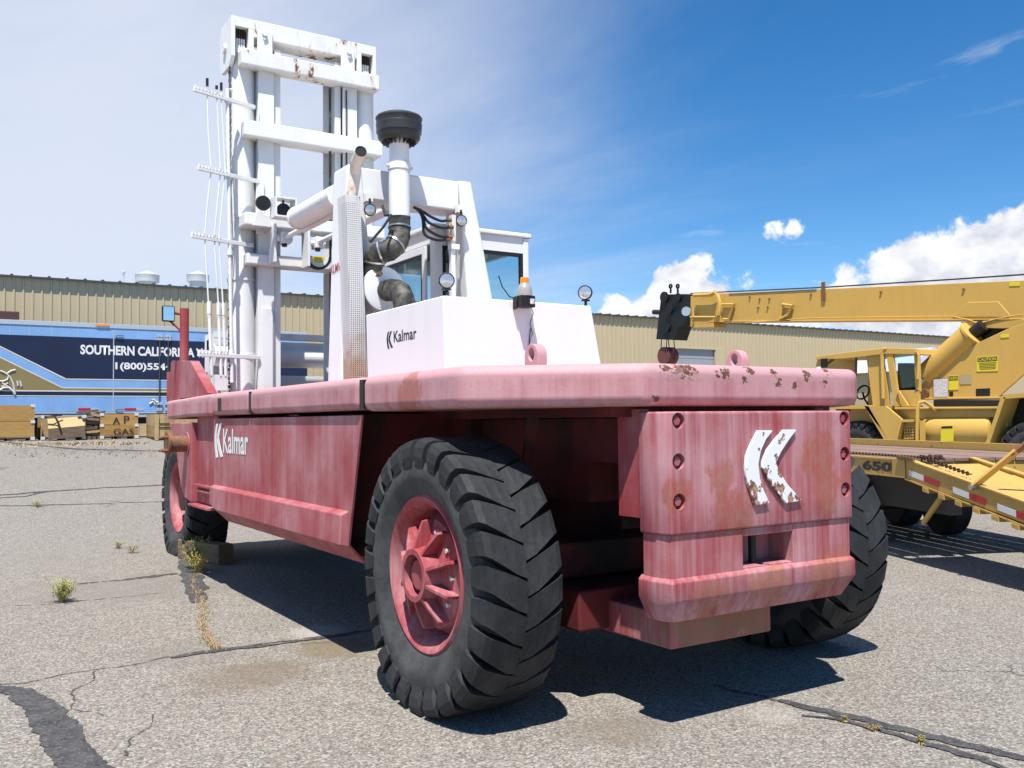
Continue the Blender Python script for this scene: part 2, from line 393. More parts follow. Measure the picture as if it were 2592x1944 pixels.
def emblem(g, b):
    c = objc(g); sep = g.n('ShaderNodeSeparateXYZ', ins={0: c})
    k = g.math('ADD', g.noise(g.vmul(c, (11, 11, 9)), 1, 5, .62), g.math('MULTIPLY', g.math('SUBTRACT', 1.33, sep.outputs[2]), .30))
    k1 = g.ramp(k, .545, .565)
    rc = g.mix(g.ramp(g.noise(c, 38, 4), .4, .6), (.46,.24,.17), (.13,.07,.04))
    g.set(b.inputs['Base Color'], g.mix(k1, (.80,.80,.82), rc)); b.inputs['Roughness'].default_value = .5
M['emblem'] = mat('peeling white emblem', fn=emblem)
M['letterwhite'] = mat('white lettering', (.78,.77,.76), .5)
M['letterblack'] = mat('black lettering', (.015,.015,.03), .5)
M['letterred'] = mat('red lettering', (.45,.05,.05), .5)
def yel(base, dirt=.3, rust=0):
    def fn(g, b):
        c = objc(g); n1 = g.noise(c, 1.3, 5, .6); n2 = g.noise(g.vmul(c, (6,6,.8)), 1, 4)
        col = g.mix(g.math('MULTIPLY', g.ramp(g.math('ADD', n1, n2), .9, 1.4), dirt), base, (base[0]*.6, base[1]*.55, base[2]*.9))
        if rust:
            col = g.mix(g.ramp(g.noise(c, 8, 6, .65), .68-.08*rust, .71-.08*rust), col, (.16,.07,.035))
        g.set(b.inputs['Base Color'], col); b.inputs['Roughness'].default_value = .45
    return fn
M['yellow'] = mat('crane yellow paint', fn=yel((.63,.38,.085), .15))
M['yellowlow'] = mat('lowboy yellow paint', fn=yel((.56,.35,.085), .3, .5))
def deckwood(g, b):
    c = objc(g); g.set(b.inputs['Base Color'], g.mix(g.noise(g.vmul(c,(3,3,3)), 1.5, 6, .65), (.16,.095,.07), (.30,.20,.155))); b.inputs['Roughness'].default_value = .8
M['deckwood'] = mat('weathered deck plank', fn=deckwood)
M['tapewhite'] = mat('white reflective tape', (.75,.76,.76), .35)
M['tapered'] = mat('red reflective tape', (.45,.02,.03), .35)
M['decal'] = mat('yellow decal', (.78,.62,.03), .45)
M['paper'] = mat('white paper notice', fn=lambda g, b: g.set(b.inputs['Base Color'], g.mix(g.ramp(g.noise(g.vmul(objc(g),(40,40,90)),1,3),.5,.55),(.75,.72,.74),(.5,.45,.5))))
def siding(g, b):
    c = objc(g); d = g.noise(g.vmul(c,(.5,.5,.1)), 1, 4); i = g.n('ShaderNodeObjectInfo').outputs['Random']
    col = g.mix(g.ramp(d, .3, .7), (.49,.395,.24), (.54,.44,.275))
    col = g.mix(g.math('MULTIPLY', i, .16), col, (.58,.46,.30))
    g.set(b.inputs['Base Color'], col); b.inputs['Roughness'].default_value = .42
M['siding'] = mat('tan steel siding', fn=siding)
M['roof'] = mat('galvanised roof', (.45,.46,.47), .45, .3)
M['trim'] = mat('dark eave trim', (.055,.06,.065), .6)
M['doorgrey'] = mat('grey overhead door', (.33,.34,.36), .5)
M['galv'] = mat('galvanised vent', (.62,.63,.64), .4, .3)
def blue(base):
    def fn(g, b):
        c = objc(g); g.set(b.inputs['Base Color'], g.mix(g.ramp(g.noise(g.vmul(c,(.7,.7,.9)), 1.5, 5, .6), .3, .75), base, tuple(min(1, x*1.22) for x in base))); b.inputs['Roughness'].default_value = .4
    return fn
M['blue'] = mat('light blue trailer paint', fn=blue((.20,.36,.63)))
M['navy'] = mat('navy trailer paint', fn=blue((.010,.017,.05)))
M['gold'] = mat('gold trailer stripe', (.26,.20,.085), .45)
M['cream'] = mat('cream pinstripe', (.70,.68,.58), .45)
M['alu'] = mat('aluminium rail', (.52,.57,.63), .4, .4)
M['chalkpaint'] = mat('white spray paint', (.62,.60,.55), .7)
M['brown'] = mat('brown container paint', (.085,.035,.02), .7)
def wood(a, b_):
    def fn(g, b):
        c = objc(g); i = g.n('ShaderNodeObjectInfo').outputs['Random']
        n = g.noise(g.vmul(c,(2.5,2.5,14)), 1.6, 6, .65); k = g.math('ADD', g.math('MULTIPLY', n, .8), g.math('MULTIPLY', i, .35))
        g.set(b.inputs['Base Color'], g.mix(g.ramp(k, .3, .85), a, b_)); b.inputs['Roughness'].default_value = .8; bumpn(g, b, n, .3, .005)
    return fn
M['crate'] = mat('ochre crate plywood', fn=wood((.30,.165,.045), (.46,.27,.09)))
M['cratelight'] = mat('pale crate timber', fn=wood((.34,.22,.09), (.50,.36,.18)))
M['woodgrey'] = mat('weathered timber', fn=wood((.09,.06,.04), (.22,.16,.11)))
M['chock'] = mat('brown old timber', fn=wood((.15,.095,.06), (.30,.21,.145)))
M['bracket'] = mat('white crate bracket', (.6,.6,.58), .5)
M['weed'] = mat('green weed', (.34,.345,.10), .7)
M['weedyellow'] = mat('yellow weed', (.38,.31,.09), .7)
M['straw'] = mat('dry straw', (.34,.24,.12), .8)
def asphalt(g, b):
    c = g.n('ShaderNodeTexCoord').outputs['Object']
    big = g.noise(c, .35, 4, .6); mid = g.noise(c, 2.6, 5, .65); fine = g.noise(c, 55, 3, .7)
    v = g.n('ShaderNodeTexVoronoi', feature='F1', ins={'Vector': c, 'Scale': 88.0}); v2 = g.n('ShaderNodeTexVoronoi', feature='F1', ins={'Vector': c, 'Scale': 50.0})
    hv = g.n('ShaderNodeSeparateColor', ins={0: v.outputs['Color']}).outputs; hv2 = g.n('ShaderNodeSeparateColor', ins={0: v2.outputs['Color']}).outputs
    col = g.mix(g.ramp(mid, .3, .72), (.205,.184,.158), (.248,.224,.193))
    col = g.mix(g.ramp(big, .35, .7), col, (.218,.194,.165))
    # aggregate: light, tan and dark chips
    col = g.mix(g.math('MULTIPLY', g.math('GREATER_THAN', hv[0], .80), .68), col, (.40,.37,.325))
    col = g.mix(g.math('MULTIPLY', g.math('LESS_THAN', hv[0], .26), .65), col, (.085,.08,.073))
    k = g.math('MULTIPLY', g.math('GREATER_THAN', hv2[1], .86), g.math('LESS_THAN', v2.outputs['Distance'], .32))
    col = g.mix(g.math('MULTIPLY', k, .8), col, (.45,.40,.32))
    k = g.math('MULTIPLY', g.math('GREATER_THAN', hv2[2], .90), g.math('LESS_THAN', v2.outputs['Distance'], .28))
    col = g.mix(g.math('MULTIPLY', k, .8), col, (.32,.20,.12))
    # old oil and water stains
    for (x, y, r, cc, a) in STAINS:
        q = g.n('ShaderNodeVectorMath', operation='DISTANCE', ins={0: c}); q.inputs[1].default_value = (x, y, 0)
        dd = g.math('ADD', g.math('DIVIDE', q.outputs[1], r), g.math('MULTIPLY', g.math('SUBTRACT', mid, .5), 1.6))
        col = g.mix(g.math('MULTIPLY', g.ramp(dd, 1.1, .35), a), col, cc)
    # hairline cracks
    w = g.n('ShaderNodeVectorMath', operation='ADD', ins={0: c, 1: g.n('ShaderNodeVectorMath', operation='SCALE', ins={0: g.n('ShaderNodeTexNoise', ins={'Vector': c, 'Scale': 1.8, 'Detail': 5.0}).outputs['Color'], 3: .55}).outputs[0]})
    ve = g.n('ShaderNodeTexVoronoi', feature='DISTANCE_TO_EDGE', ins={'Vector': w.outputs[0], 'Scale': .42})
    ck = g.math('MULTIPLY', g.ramp(ve.outputs[0], .0045, .001), g.ramp(g.noise(c, .8, 2), .55, .64))
    col = g.mix(g.math('MULTIPLY', ck, .7), col, (.05,.045,.04))
    g.set(b.inputs['Base Color'], col); b.inputs['Roughness'].default_value = .88; b.inputs['Specular IOR Level'].default_value = .2
    h = g.math('ADD', g.math('MULTIPLY', v.outputs['Distance'], -.6), g.math('MULTIPLY', fine, .7)); h = g.math('SUBTRACT', h, g.math('MULTIPLY', ck, 2.0))
    bumpn(g, b, h, .55, .006)
_s = lambda px, py: (ZP(0, px, py).x, ZP(0, px, py).y)
STAINS = [(*_s(640,1710), .5, (.15,.115,.08), .6), (*_s(860,1635), .42, (.17,.13,.075), .7), (*_s(1560,1850), .35, (.17,.14,.11), .55), (*_s(800,1600), .30, (.42,.40,.36), .5), (*_s(1960,1810), .2, (.40,.375,.335), .32), (*_s(300,1490), 1.2, (.19,.17,.15), .5), (*_s(450,1660), .5, (.17,.15,.13), .4)]
M['asphalt'] = mat('aged asphalt', fn=asphalt)
def tar(g, b):
    c = objc(g); v = g.n('ShaderNodeTexVoronoi', ins={'Vector': c, 'Scale': 75.0}); h = g.n('ShaderNodeSeparateColor', ins={0: v.outputs['Color']}).outputs[0]
    n = g.noise(c, 7, 6, .7)
    col = g.mix(g.ramp(n, .35, .65), (.040,.040,.042), (.075,.073,.072)); col = g.mix(g.math('MULTIPLY', g.math('GREATER_THAN', h, .86), .3), col, (.22,.20,.18))
    g.set(b.inputs['Base Color'], col); g.set(b.inputs['Alpha'], g.ramp(g.noise(g.vmul(c,(1,1,1)), 16, 5, .75), .33, .40)); b.inputs['Roughness'].default_value = .8; bumpn(g, b, v.outputs['Distance'], .4, .005)
M['tar'] = mat('crack sealing tar', fn=tar)
def crackfn(g, b):
    c = objc(g); b.inputs['Roughness'].default_value = .95; g.set(b.inputs['Base Color'], g.mix(g.noise(c, 30, 3), (.03,.026,.022), (.12,.10,.08)))
    g.set(b.inputs['Alpha'], g.math('MULTIPLY', g.ramp(g.noise(c, 13, 5, .75), .40, .50), .9))
M['crack'] = mat('open crack dirt', fn=crackfn)
# ================================================================== ground
def make_ground():
    ys = [-60, -10, 0, 6, 12, 13.5, 13.9, 14.3, 14.7, 15.1, 15.5, 18, 22, 26, 29.5, 30, 30.5, 40, 80, 900]
    xs = [-700, -100, -30, -10, 0, 10, 20, 30, 60, 120, 900]
    m = MB(); n = len(xs)
    m.add([(x, y, gz(x, y)) for y in ys for x in xs], [(j*n+i, j*n+i+1, (j+1)*n+i+1, (j+1)*n+i) for j in range(len(ys)-1) for i in range(n-1)], True)
    tag(m.build('ground', M['asphalt']), None, kind='structure')
make_ground()
def ribbon(name, mt, pts, widths, jit=.25, lift=.004, step=.035):
    """a strip of sealer or an open crack laid on the ground; pts are photo pixels of its centre line on the ground"""
    P = [GP(*p) for p in pts]; m = MB(); L = []; R = []
    path = []; ws = []
    for i in range(len(P)-1):
        k = max(2, int((P[i+1]-P[i]).length/step))
        for j in range(k): path.append(P[i].lerp(P[i+1], j/k)); ws.append(widths[i]+(widths[i+1]-widths[i])*j/k)
    path.append(P[-1]); ws.append(widths[-1]); rnd = random.Random(len(pts)*7+int(pts[0][0]))
    off = 0; jw = 0
    for i, p in enumerate(path):
        d = path[min(i+1, len(path)-1)]-path[max(i-1, 0)]; s = Vector((-d.y, d.x, 0)).normalized()
        off = off*.82+rnd.uniform(-1, 1)*.016
        jw = jw*.8+rnd.uniform(-jit, jit)*.6; w = ws[i]*max(.2, 1+jw); c = p+s*off
        for sgn, A in ((1, L), (-1, R)):
            q = c+s*sgn*w/2; q.z = gz(q.x, q.y)+lift; A.append(q)
    n = len(path); m.add(L+R, [(i, i+1, n+i+1, n+i) for i in range(n-1)])
    return tag(m.build(name, mt), None, kind='structure')
ribbon('crack_seal', M['tar'], [(-60,1735),(60,1755),(120,1800),(165,1880),(215,1960),(260,2030)], [.10,.14,.20,.21,.20,.2], .12, .006)
ribbon('pavement_crack', M['crack'], [(-40,1740),(60,1729),(190,1704),(350,1680),(450,1658),(560,1644),(720,1625),(900,1600),(1000,1590)], [.022,.02,.016,.022,.014,.03,.03,.035,.03], .5)
ribbon('crack_seal', M['tar'], [(430,1665),(560,1646),(720,1628),(900,1602)], [.03,.06,.055,.07], .5, .006)
ribbon('pavement_crack', M['crack'], [(235,1700),(238,1722),(190,1750),(188,1785),(210,1800),(270,1808)], [.012]*6, .6)
ribbon('pavement_crack', M['crack'], [(385,1808),(370,1840),(330,1880),(318,1915)], [.012]*4, .6)
ribbon('pavement_crack', M['crack'], [(-20,1537),(150,1526),(300,1512),(430,1498)], [.012]*4, .5)
ribbon('crack_seal', M['tar'], [(1975,1772),(2050,1790),(2200,1824),(2380,1868),(2600,1925)], [.05,.07,.085,.085,.08], .15, .006)
ribbon('crack_seal', M['tar'], [(2030,1812),(2120,1825),(2220,1850),(2330,1885),(2480,1925),(2560,1955)], [.02,.025,.035,.05,.055,.055], .3, .006)
ribbon('pavement_crack', M['crack'], [(1800,1735),(1940,1770),(2100,1812),(2300,1870),(2520,1930)], [.02,.025,.02,.03,.03], .5)
ribbon('crack_seal', M['tar'], [(-20,1255),(120,1244),(250,1236),(420,1228)], [.10]*4, .3, .006)
ribbon('crack_seal', M['tar'], [(-20,1262),(60,1257),(120,1245)], [.07]*3, .3, .006)
ribbon('crack_seal', M['tar'], [(-20,1281),(100,1279),(260,1275),(415,1270)], [.05]*4, .5, .006)
ribbon('crack_seal', M['tar'], [(-20,1145),(200,1143),(410,1142)], [.16]*3, .4, .006)
ribbon('pavement_crack', M['crack'], [(180,1480),(330,1466),(450,1452)], [.05,.09,.12], .7)
ribbon('crack_seal', M['tar'], [(470,1412),(478,1450),(492,1490),(515,1525)], [.14,.20,.20,.12], .15, .006)

# ================================================================== weeds
def weed(name, px, py, h, r, n, mt, label, cat='weed', group=None):
    b = GP(px, py); m = MB(); rnd = random.Random(int(px*13+py))
    for i in range(n):
        a = rnd.uniform(0, 2*pi); l = h*rnd.uniform(.45, 1.1); out = r*rnd.uniform(.1, 1)
        p0 = b+V(cos(a)*.02, sin(a)*.02, 0); p1 = b+V(cos(a)*out*.55, sin(a)*out*.55, l*.6); p2 = b+V(cos(a)*out, sin(a)*out, l)
        s = V(-sin(a), cos(a), 0)*.0022
        m.add([p0-s, p0+s, p1+s, p1-s, p2], [(0,1,2,3), (3,2,4)])
        for k in range(9):      # small leaves along the stem
            t = rnd.uniform(.3, 1); q = p0.lerp(p1, t*2) if t < .5 else p1.lerp(p2, t*2-1)
            dv = V(rnd.uniform(-1,1), rnd.uniform(-1,1), rnd.uniform(-.1,.9)).normalized()*rnd.uniform(.1,.22)*h
            w = dv.cross(V(0,0,1)); w = (w.normalized() if w.length > 1e-4 else V(1,0,0))*.0045
            m.add([q, q+dv*.5+w, q+dv, q+dv*.5-w], [(0,1,2,3)])
    o = m.build(name, mt, org=b); tag(o, label, cat, group); return o
weed('weed', 158, 1524, .21, .19, 80, M['weed'], 'round pale green weed growing alone on the open asphalt')
weed('weed', 495, 1440, .34, .20, 70, M['weed'], 'tall green weed at the end of the timber chock by the flat tyre')
weed('weed', 505, 1450, .22, .24, 70, M['weedyellow'], 'bushy yellow weed in front of the timber chock')
weed('weed', 300, 1388, .10, .12, 30, M['weed'], 'low faint green weed near the flat front tyre')
weed('weed', 333, 1400, .12, .14, 24, M['straw'], 'sparse dry weed with thin stems near the flat front tyre')
weed('weed', 93, 1283, .12, .16, 30, M['weed'], 'small green weed on a sealed crack far across the lot')
weed('weed', 2140, 1828, .035, .022, 22, M['weedyellow'], 'tiny yellow tuft in the double tar seam, nearest the forklift shadow')
weed('weed', 2212, 1850, .03, .05, 34, M['straw'], 'flat straw coloured tuft in the double tar seam')
weed('weed', 2332, 1884, .045, .025, 26, M['weedyellow'], 'upright yellow tuft in the double tar seam, farthest from the forklift shadow')
def crack_weeds():
    m = MB(); rnd = random.Random(3)
    line = [(490,1452),(492,1490),(508,1520),(520,1550),(508,1580),(522,1610),(535,1632),(560,1645)]
    P = [GP(*p) for p in line]
    for i in range(len(P)-1):
        for k in range(150):
            q = P[i].lerp(P[i+1], rnd.random())+V(rnd.gauss(0,.022), rnd.gauss(0,.03), 0); a = rnd.uniform(0, 2*pi); l = rnd.uniform(.012,.06)
            t = q+V(cos(a)*l*1.1, sin(a)*l*1.1, l*.7); s = V(-sin(a), cos(a), 0)*.003
            m.add([q-s, q+s, t], [(0,1,2)])
    tag(m.build('crack_weeds', M['straw']), 'dry straw coloured weeds filling a winding crack', 'weeds', kind='stuff')
    m = MB()
    for k in range(700):
        px = rnd.uniform(-30, 420); q = GP(px, 1124+rnd.gauss(0,3)+ (0 if px < 330 else (px-330)*.14)); a = rnd.uniform(0, 2*pi); l = rnd.uniform(.03,.16)
        t = q+V(cos(a)*l, sin(a)*l, l*.6); s = V(-sin(a), cos(a), 0)*.02
        m.add([q-s, q+s, t], [(0,1,2)])
    tag(m.build('dry_grass', M['straw']), 'dry grass and litter along the edge of the lot before the crates', 'grass', kind='stuff')
    m = MB()
    for k in range(420):
        px = rnd.uniform(20, 400); q = GP(px, rnd.uniform(1122, 1160)); a = rnd.uniform(0, 2*pi); l = rnd.uniform(.03,.10)
        t = q+V(cos(a)*l, sin(a)*l, l*.6); s = V(-sin(a), cos(a), 0)*.015
        m.add([q-s, q+s, t], [(0,1,2)])
    tag(m.build('dry_grass_tufts', M['straw']), 'scattered dry tufts on the far asphalt near the crates', 'grass', kind='stuff')
crack_weeds()

# ================================================================== forklift
FL = thing('forklift', FO, 'heavy faded red and white forklift with tall white mast and flat front tyre', 'forklift')
XC = 3.98; XL, XR = 2.42, 5.54
def mx(x): return 2*XC-x
# ---- deck
def deckpoly(pts, z0, z1, name, mt, bev=.035):
    m = MB(); m.prism([(x, y, z0) for x, y in pts], (0, 0, z1-z0)); return m.build(name, mt, FL, bevel=bev, seg=4)
deckpoly([(XL,5.645),(XL,4.35),(3.22,3.72),(4.91,3.72),(XR,4.35),(XR,5.645)], 1.715, 1.945, 'rear_deck', M['redrear'], .06)
deckpoly([(XL,8.125),(XL,5.715),(XR,5.715),(XR,8.125)], 1.725, 1.945, 'deck_panel', M['reddeck'], .055)
dp = deckpoly([(XL,9.40),(XL,8.185),(XR,8.185),(XR,9.40)], 1.725, 1.945, 'deck_panel', M['reddeck'], .055)
m = MB(); m.box((XL-.003, 9.03, 1.765), (XL+.03, 9.15, 1.89)); m.build('slot', M['black'], dp)
for ya_, yb_ in ((5.647,5.713),(8.127,8.183)): m = MB(); m.box((XL+.012,ya_,1.735),(XR-.012,yb_,1.925)); m.build('deck_gap_shade_strip', M['black'], FL)  # black strip added in the open gap, standing in for its shade
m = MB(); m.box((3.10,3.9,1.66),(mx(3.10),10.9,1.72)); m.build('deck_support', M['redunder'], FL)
# ---- counterweight
def counterweight():
    y0 = 3.62; xl, xr = 3.26, 4.70
    def plan(o, yb=3.84): return [(xl-o, y0-o), (xr+o, y0-o), (xr+.03+o, y0+.10), (xr+.03+o, yb), (xl-.03-o, yb), (xl-.03-o, y0+.10)]
    m = MB(); m.prism([(x, y, 1.045) for x, y in plan(0)], (0, 0, .64)); up = m.build('counterweight', M['redbox'], FL)
    # countersunk bolt pockets
    pts = [YP(y0, *p) for p in ((1717,1065),(1718,1168),(1720,1270),(2137,1059),(2139,1149),(2141,1239))]
    c = MB()
    for p in pts: c.cyl(p+V(0,-.05,0), p+V(0,.045,0), .043, n=24)
    co = c.build('cutter', M['red'], FL)
    b = up.modifiers.new('bevel', 'BEVEL'); b.width = .012; b.segments = 3; b.limit_method = 'ANGLE'; b.angle_limit = radians(40)
    md = up.modifiers.new('b', 'BOOLEAN'); md.object = co; md.operation = 'DIFFERENCE'; md.solver = 'EXACT'
    dg = bpy.context.evaluated_depsgraph_get(); dg.update(); me = bpy.data.meshes.new_from_object(up.evaluated_get(dg)); up.modifiers.clear(); up.data = me
    bpy.data.objects.remove(co)
    if not me.materials: me.materials.append(M['redbox'])
    me.polygons.foreach_set('use_smooth', [True]*len(me.polygons)); me.set_sharp_from_angle(angle=radians(31))
    for p in pts:
        m = MB(); m.cyl(p+V(0,.046,0), p+V(0,.012,0), .026, n=6); m.build('bolt', M['redfresh'], up, bevel=.002)
    # emblem of two raised strokes
    for st in LK:
        m = MB(); m.prism([YP(y0, 1700+x*.3376, 1040+y*.3376)+V(0,-.001,0) for x, y in st], (0,-.018,0)); m.build('emblem', M['emblem'], up, bevel=.004)
    # waist with tow-pin slot
    w = MB(); o = -.015; a, b_ = 3.79, 4.19
    w.prism([(xl-o, y0-o, .80),(a, y0-o, .80),(a, 3.83, .80),(xl-.03-o,3.83,.80),(xl-.03-o,y0+.10,.80)], (0,0,.245))
    w.prism([(b_, y0-o, .80),(xr+o, y0-o, .80),(xr+.03+o,y0+.10,.80),(xr+.03+o,3.83,.80),(b_,3.83,.80)], (0,0,.245))
    w.box((a-.05,3.82,.801),(b_+.05,3.86,1.044)); w.box((a-.002, y0-o+.002, 1.0),(b_+.002,3.83,1.0445))
    w.box((a-.001,y0-o+.01,.80),(XC-.03,3.83,.832)); w.box((XC+.03,y0-o+.01,.80),(b_+.001,3.83,.832))
    w.build('counterweight_waist', M['redbox'], FL, bevel=.006)
    # bumper lip
    m = MB()
    def ring(oo, z): return [V(x, y, z) for x, y in plan(oo, 3.85)]
    rs = [ring(-.016,.822), ring(.006,.80), ring(.006,.71), ring(-.055,.585)]
    vs = [v for r_ in rs for v in r_]; fs = [tuple(range(6))]+[tuple(18+i for i in range(5,-1,-1))]
    for k in range(3): fs += [(k*6+i, (k+1)*6+i, (k+1)*6+(i+1) % 6, k*6+(i+1) % 6) for i in range(6)]
    m.add(vs, fs); m.build('bumper', M['redbox'], FL, bevel=.007, seg=2)
    m = MB(); m.box((3.42,3.82,.40),(4.20,4.9,.587)); m.build('ballast_block', M['redold'], FL, bevel=.012)
    m = MB(); m.cyl((XC,3.75,.79),(XC,3.75,1.01),.022); m.build('tow_pin', M['black'], FL)
    # carrier plates behind the weight
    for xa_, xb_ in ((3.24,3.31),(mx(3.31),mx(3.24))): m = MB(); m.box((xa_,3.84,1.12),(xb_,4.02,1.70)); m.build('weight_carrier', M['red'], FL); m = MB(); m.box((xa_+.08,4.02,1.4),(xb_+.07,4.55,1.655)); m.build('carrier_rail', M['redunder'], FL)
counterweight()
# ---- chassis
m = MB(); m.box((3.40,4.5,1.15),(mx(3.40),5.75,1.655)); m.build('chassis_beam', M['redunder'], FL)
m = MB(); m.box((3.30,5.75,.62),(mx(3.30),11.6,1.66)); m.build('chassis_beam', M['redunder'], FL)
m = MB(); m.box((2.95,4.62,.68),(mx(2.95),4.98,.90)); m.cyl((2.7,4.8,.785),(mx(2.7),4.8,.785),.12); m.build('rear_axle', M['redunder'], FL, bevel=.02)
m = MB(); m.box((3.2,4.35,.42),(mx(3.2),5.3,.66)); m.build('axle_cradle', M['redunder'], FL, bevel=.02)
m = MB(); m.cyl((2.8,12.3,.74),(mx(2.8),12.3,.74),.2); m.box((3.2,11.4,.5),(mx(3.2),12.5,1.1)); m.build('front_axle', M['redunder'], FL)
for s in (0, 1):
    m = MB(); f = (lambda x: mx(x)) if s else (lambda x: x)
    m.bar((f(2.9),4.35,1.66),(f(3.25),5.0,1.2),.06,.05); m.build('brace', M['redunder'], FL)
# ---- side bodies (tank boxes)
def sidebody(left):
    f = (lambda x: x) if left else mx
    m = MB()
    prof = [(2.46,1.692),(2.46,.80),(2.60,.665),(3.3,.62),(3.3,1.692)]
    yr = lambda z: 5.74+.235*(1.692-z)/.85
    a = [V(f(x), yr(z)+.27, z) for x, z in prof]; b = [V(f(x), 9.46, z) for x, z in prof]; n = len(a)
    m.add(a+b, [tuple(range(n)), tuple(range(2*n-1, n-1, -1))]+[(i, n+i, n+(i+1) % n, (i+1) % n) for i in range(n)])
    o = m.build('side_body', M['redside'], FL)
    m = MB(); q = [(2.46,1.692),(2.46,.80),(2.60,.665),(2.612,.672),(2.475,.808),(2.475,1.692)]
    a = [V(f(x), yr(z), z) for x, z in q]; b = [V(f(x), yr(z)+.2695, z) for x, z in q]; n = len(a)
    m.add(a+b, [tuple(range(n)), tuple(range(2*n-1, n-1, -1))]+[(i, n+i, n+(i+1) % n, (i+1) % n) for i in range(n)]); m.build('side_flange', M['redside'], o)
    m = MB()
    pr = [(2.47,1.045),(2.405,1.018),(2.395,.81),(2.47,.79)]
    a = [V(f(x), yr(.9)+.02, z) for x, z in pr]; b = [V(f(x), 9.12, z) for x, z in pr]; c = [V(f(2.47), 9.455, 1.045), V(f(2.42), 9.455, 1.018), V(f(2.415), 9.455, .845), V(f(2.47), 9.455, .83)]
    m.add(a+b+c, [(0,1,2,3),(11,10,9,8)]+[(i, 4+i, 4+(i+1) % 4, (i+1) % 4) for i in range(4)]+[(4+i, 8+i, 8+(i+1) % 4, 4+(i+1) % 4) for i in range(4)])
    m.build('side_sill', M['redside'], o, bevel=.01)
    # wheel-well front wall, leaning forward at the foot
    m = MB(); m.add([(f(2.50),5.985,1.70),(f(3.3),5.985,1.70),(f(3.3),6.235,.62),(f(2.56),6.205,.70),(f(2.50),6.04,1.70),(f(3.3),6.04,1.70),(f(3.3),6.29,.62),(f(2.56),6.26,.70)],
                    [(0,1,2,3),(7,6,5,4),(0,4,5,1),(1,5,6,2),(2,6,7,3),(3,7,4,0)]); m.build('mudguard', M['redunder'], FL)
    return o
sb = sidebody(True); sidebody(False)
# lettering on the left side body
tl = XP(2.46, 538, 1063); br = XP(2.46, 560, 1139)
klogo('logo', M['letterwhite'], sb, V(2.459, 9.415, 1.305), (0,-1,0), (0,0,1), .345, .30)
text('lettering', 'Kalmar', M['letterwhite'], sb, V(2.459, 9.10, 1.36), (0,-1,0), (0,0,1), .235, .82, bold=.02)
# ---- front pillar and fender
m = MB(); m.box((2.50,9.47,.80),(3.3,10.30,1.90)); fp = m.build('front_pillar', M['redfresh'], FL, bevel=.02)
m = MB(); m.box((2.40,9.47,.775),(2.7,10.28,.80)); m.build('step_floor', M['red'], FL, bevel=.005)
for z in (1.74, .93):
    m = MB(); m.box((2.455,9.62,z),(2.52,10.24,z+.02)); m.box((2.455,9.62,z+.055),(2.52,10.24,z+.075)); m.build('step_bracket', M['red'], FL)
m = MB(); m.cyl((2.50,9.54,1.80),(2.44,9.54,1.80),.03); m.build('bolt', M['chrome'], FL)
fz = [(10.30,1.66),(11.35,1.66),(11.30,1.60),(11.12,1.48),(10.98,1.32),(10.88,1.12),(10.78,.95),(10.62,.84),(10.30,.80)]
m = MB(); m.prism([(2.44,y,z) for y, z in fz], (.9,0,0)); m.build('front_fender', M['red'], FL, bevel=.012)
m = MB(); m.prism([(2.42,9.42,1.72),(2.42,10.30,1.72),(2.44,11.50,1.70),(2.44,11.50,1.92),(2.42,9.42,1.945)], (.8,0,0)); m.build('front_deck', M['reddeck'], FL, bevel=.04, seg=3)
# mirror bracket fin
fn_ = [XP(2.46, *p) for p in ((428,1049),(432,918),(436,913),(481,913),(527,996),(520,1004),(456,1008),(450,1049))]
m = MB(); m.prism(fn_, (.10,0,0)); m.build('mirror_fin', M['red'], FL, bevel=.006)
p = XP(2.50, 464, 935); q = XP(2.50, 464.5, 781)
m = MB(); m.cyl(V(2.51,p.y,p.z), V(2.51,p.y,q.z), .05); mp = m.build('mirror_post', M['red'], FL)
mc = XP(2.36, 426, 793); mc = V(2.36-.0, p.y, q.z-.06)
mc = YP(p.y, 426, 794)
m = MB(); m.cyl(mc+V(.02,.02,.02), V(2.51,p.y,mc.z), .018, n=8); m.tube([mc+V(.02,.02,-.08), V(2.44,p.y,mc.z-.16), V(2.51,p.y,mc.z-.24)], .012); m.build('mirror_arm', M['red'], FL)
m = MB(); m.obox(mc, (.072,0,0), (0,.02,0), (0,0,.092)); mi = m.build('mirror', M['black'], FL, bevel=.03, seg=3)
m = MB(); m.obox(mc+V(0,-.0225,0), (.058,0,0), (0,.0015,0), (0,0,.078)); m.build('mirror_glass', M['mirror'], mi)
# front lamp cage on the far fender edge
c = XP(3.0, 528, 985)
m = MB(); m.box((2.9,c.y-.1,1.92),(2.96,c.y+.1,2.28)); m.box((2.55,c.y-.1,2.22),(2.9,c.y+.1,2.27)); m.box((2.52,c.y-.1,1.92),(2.56,c.y+.1,2.28)); m.build('lamp_cage', M['red'], FL)
m = MB(); m.cyl((2.74,c.y-.08,2.08),(2.74,c.y+.05,2.08),.085); m.build('work_lamp', M['black'], FL)
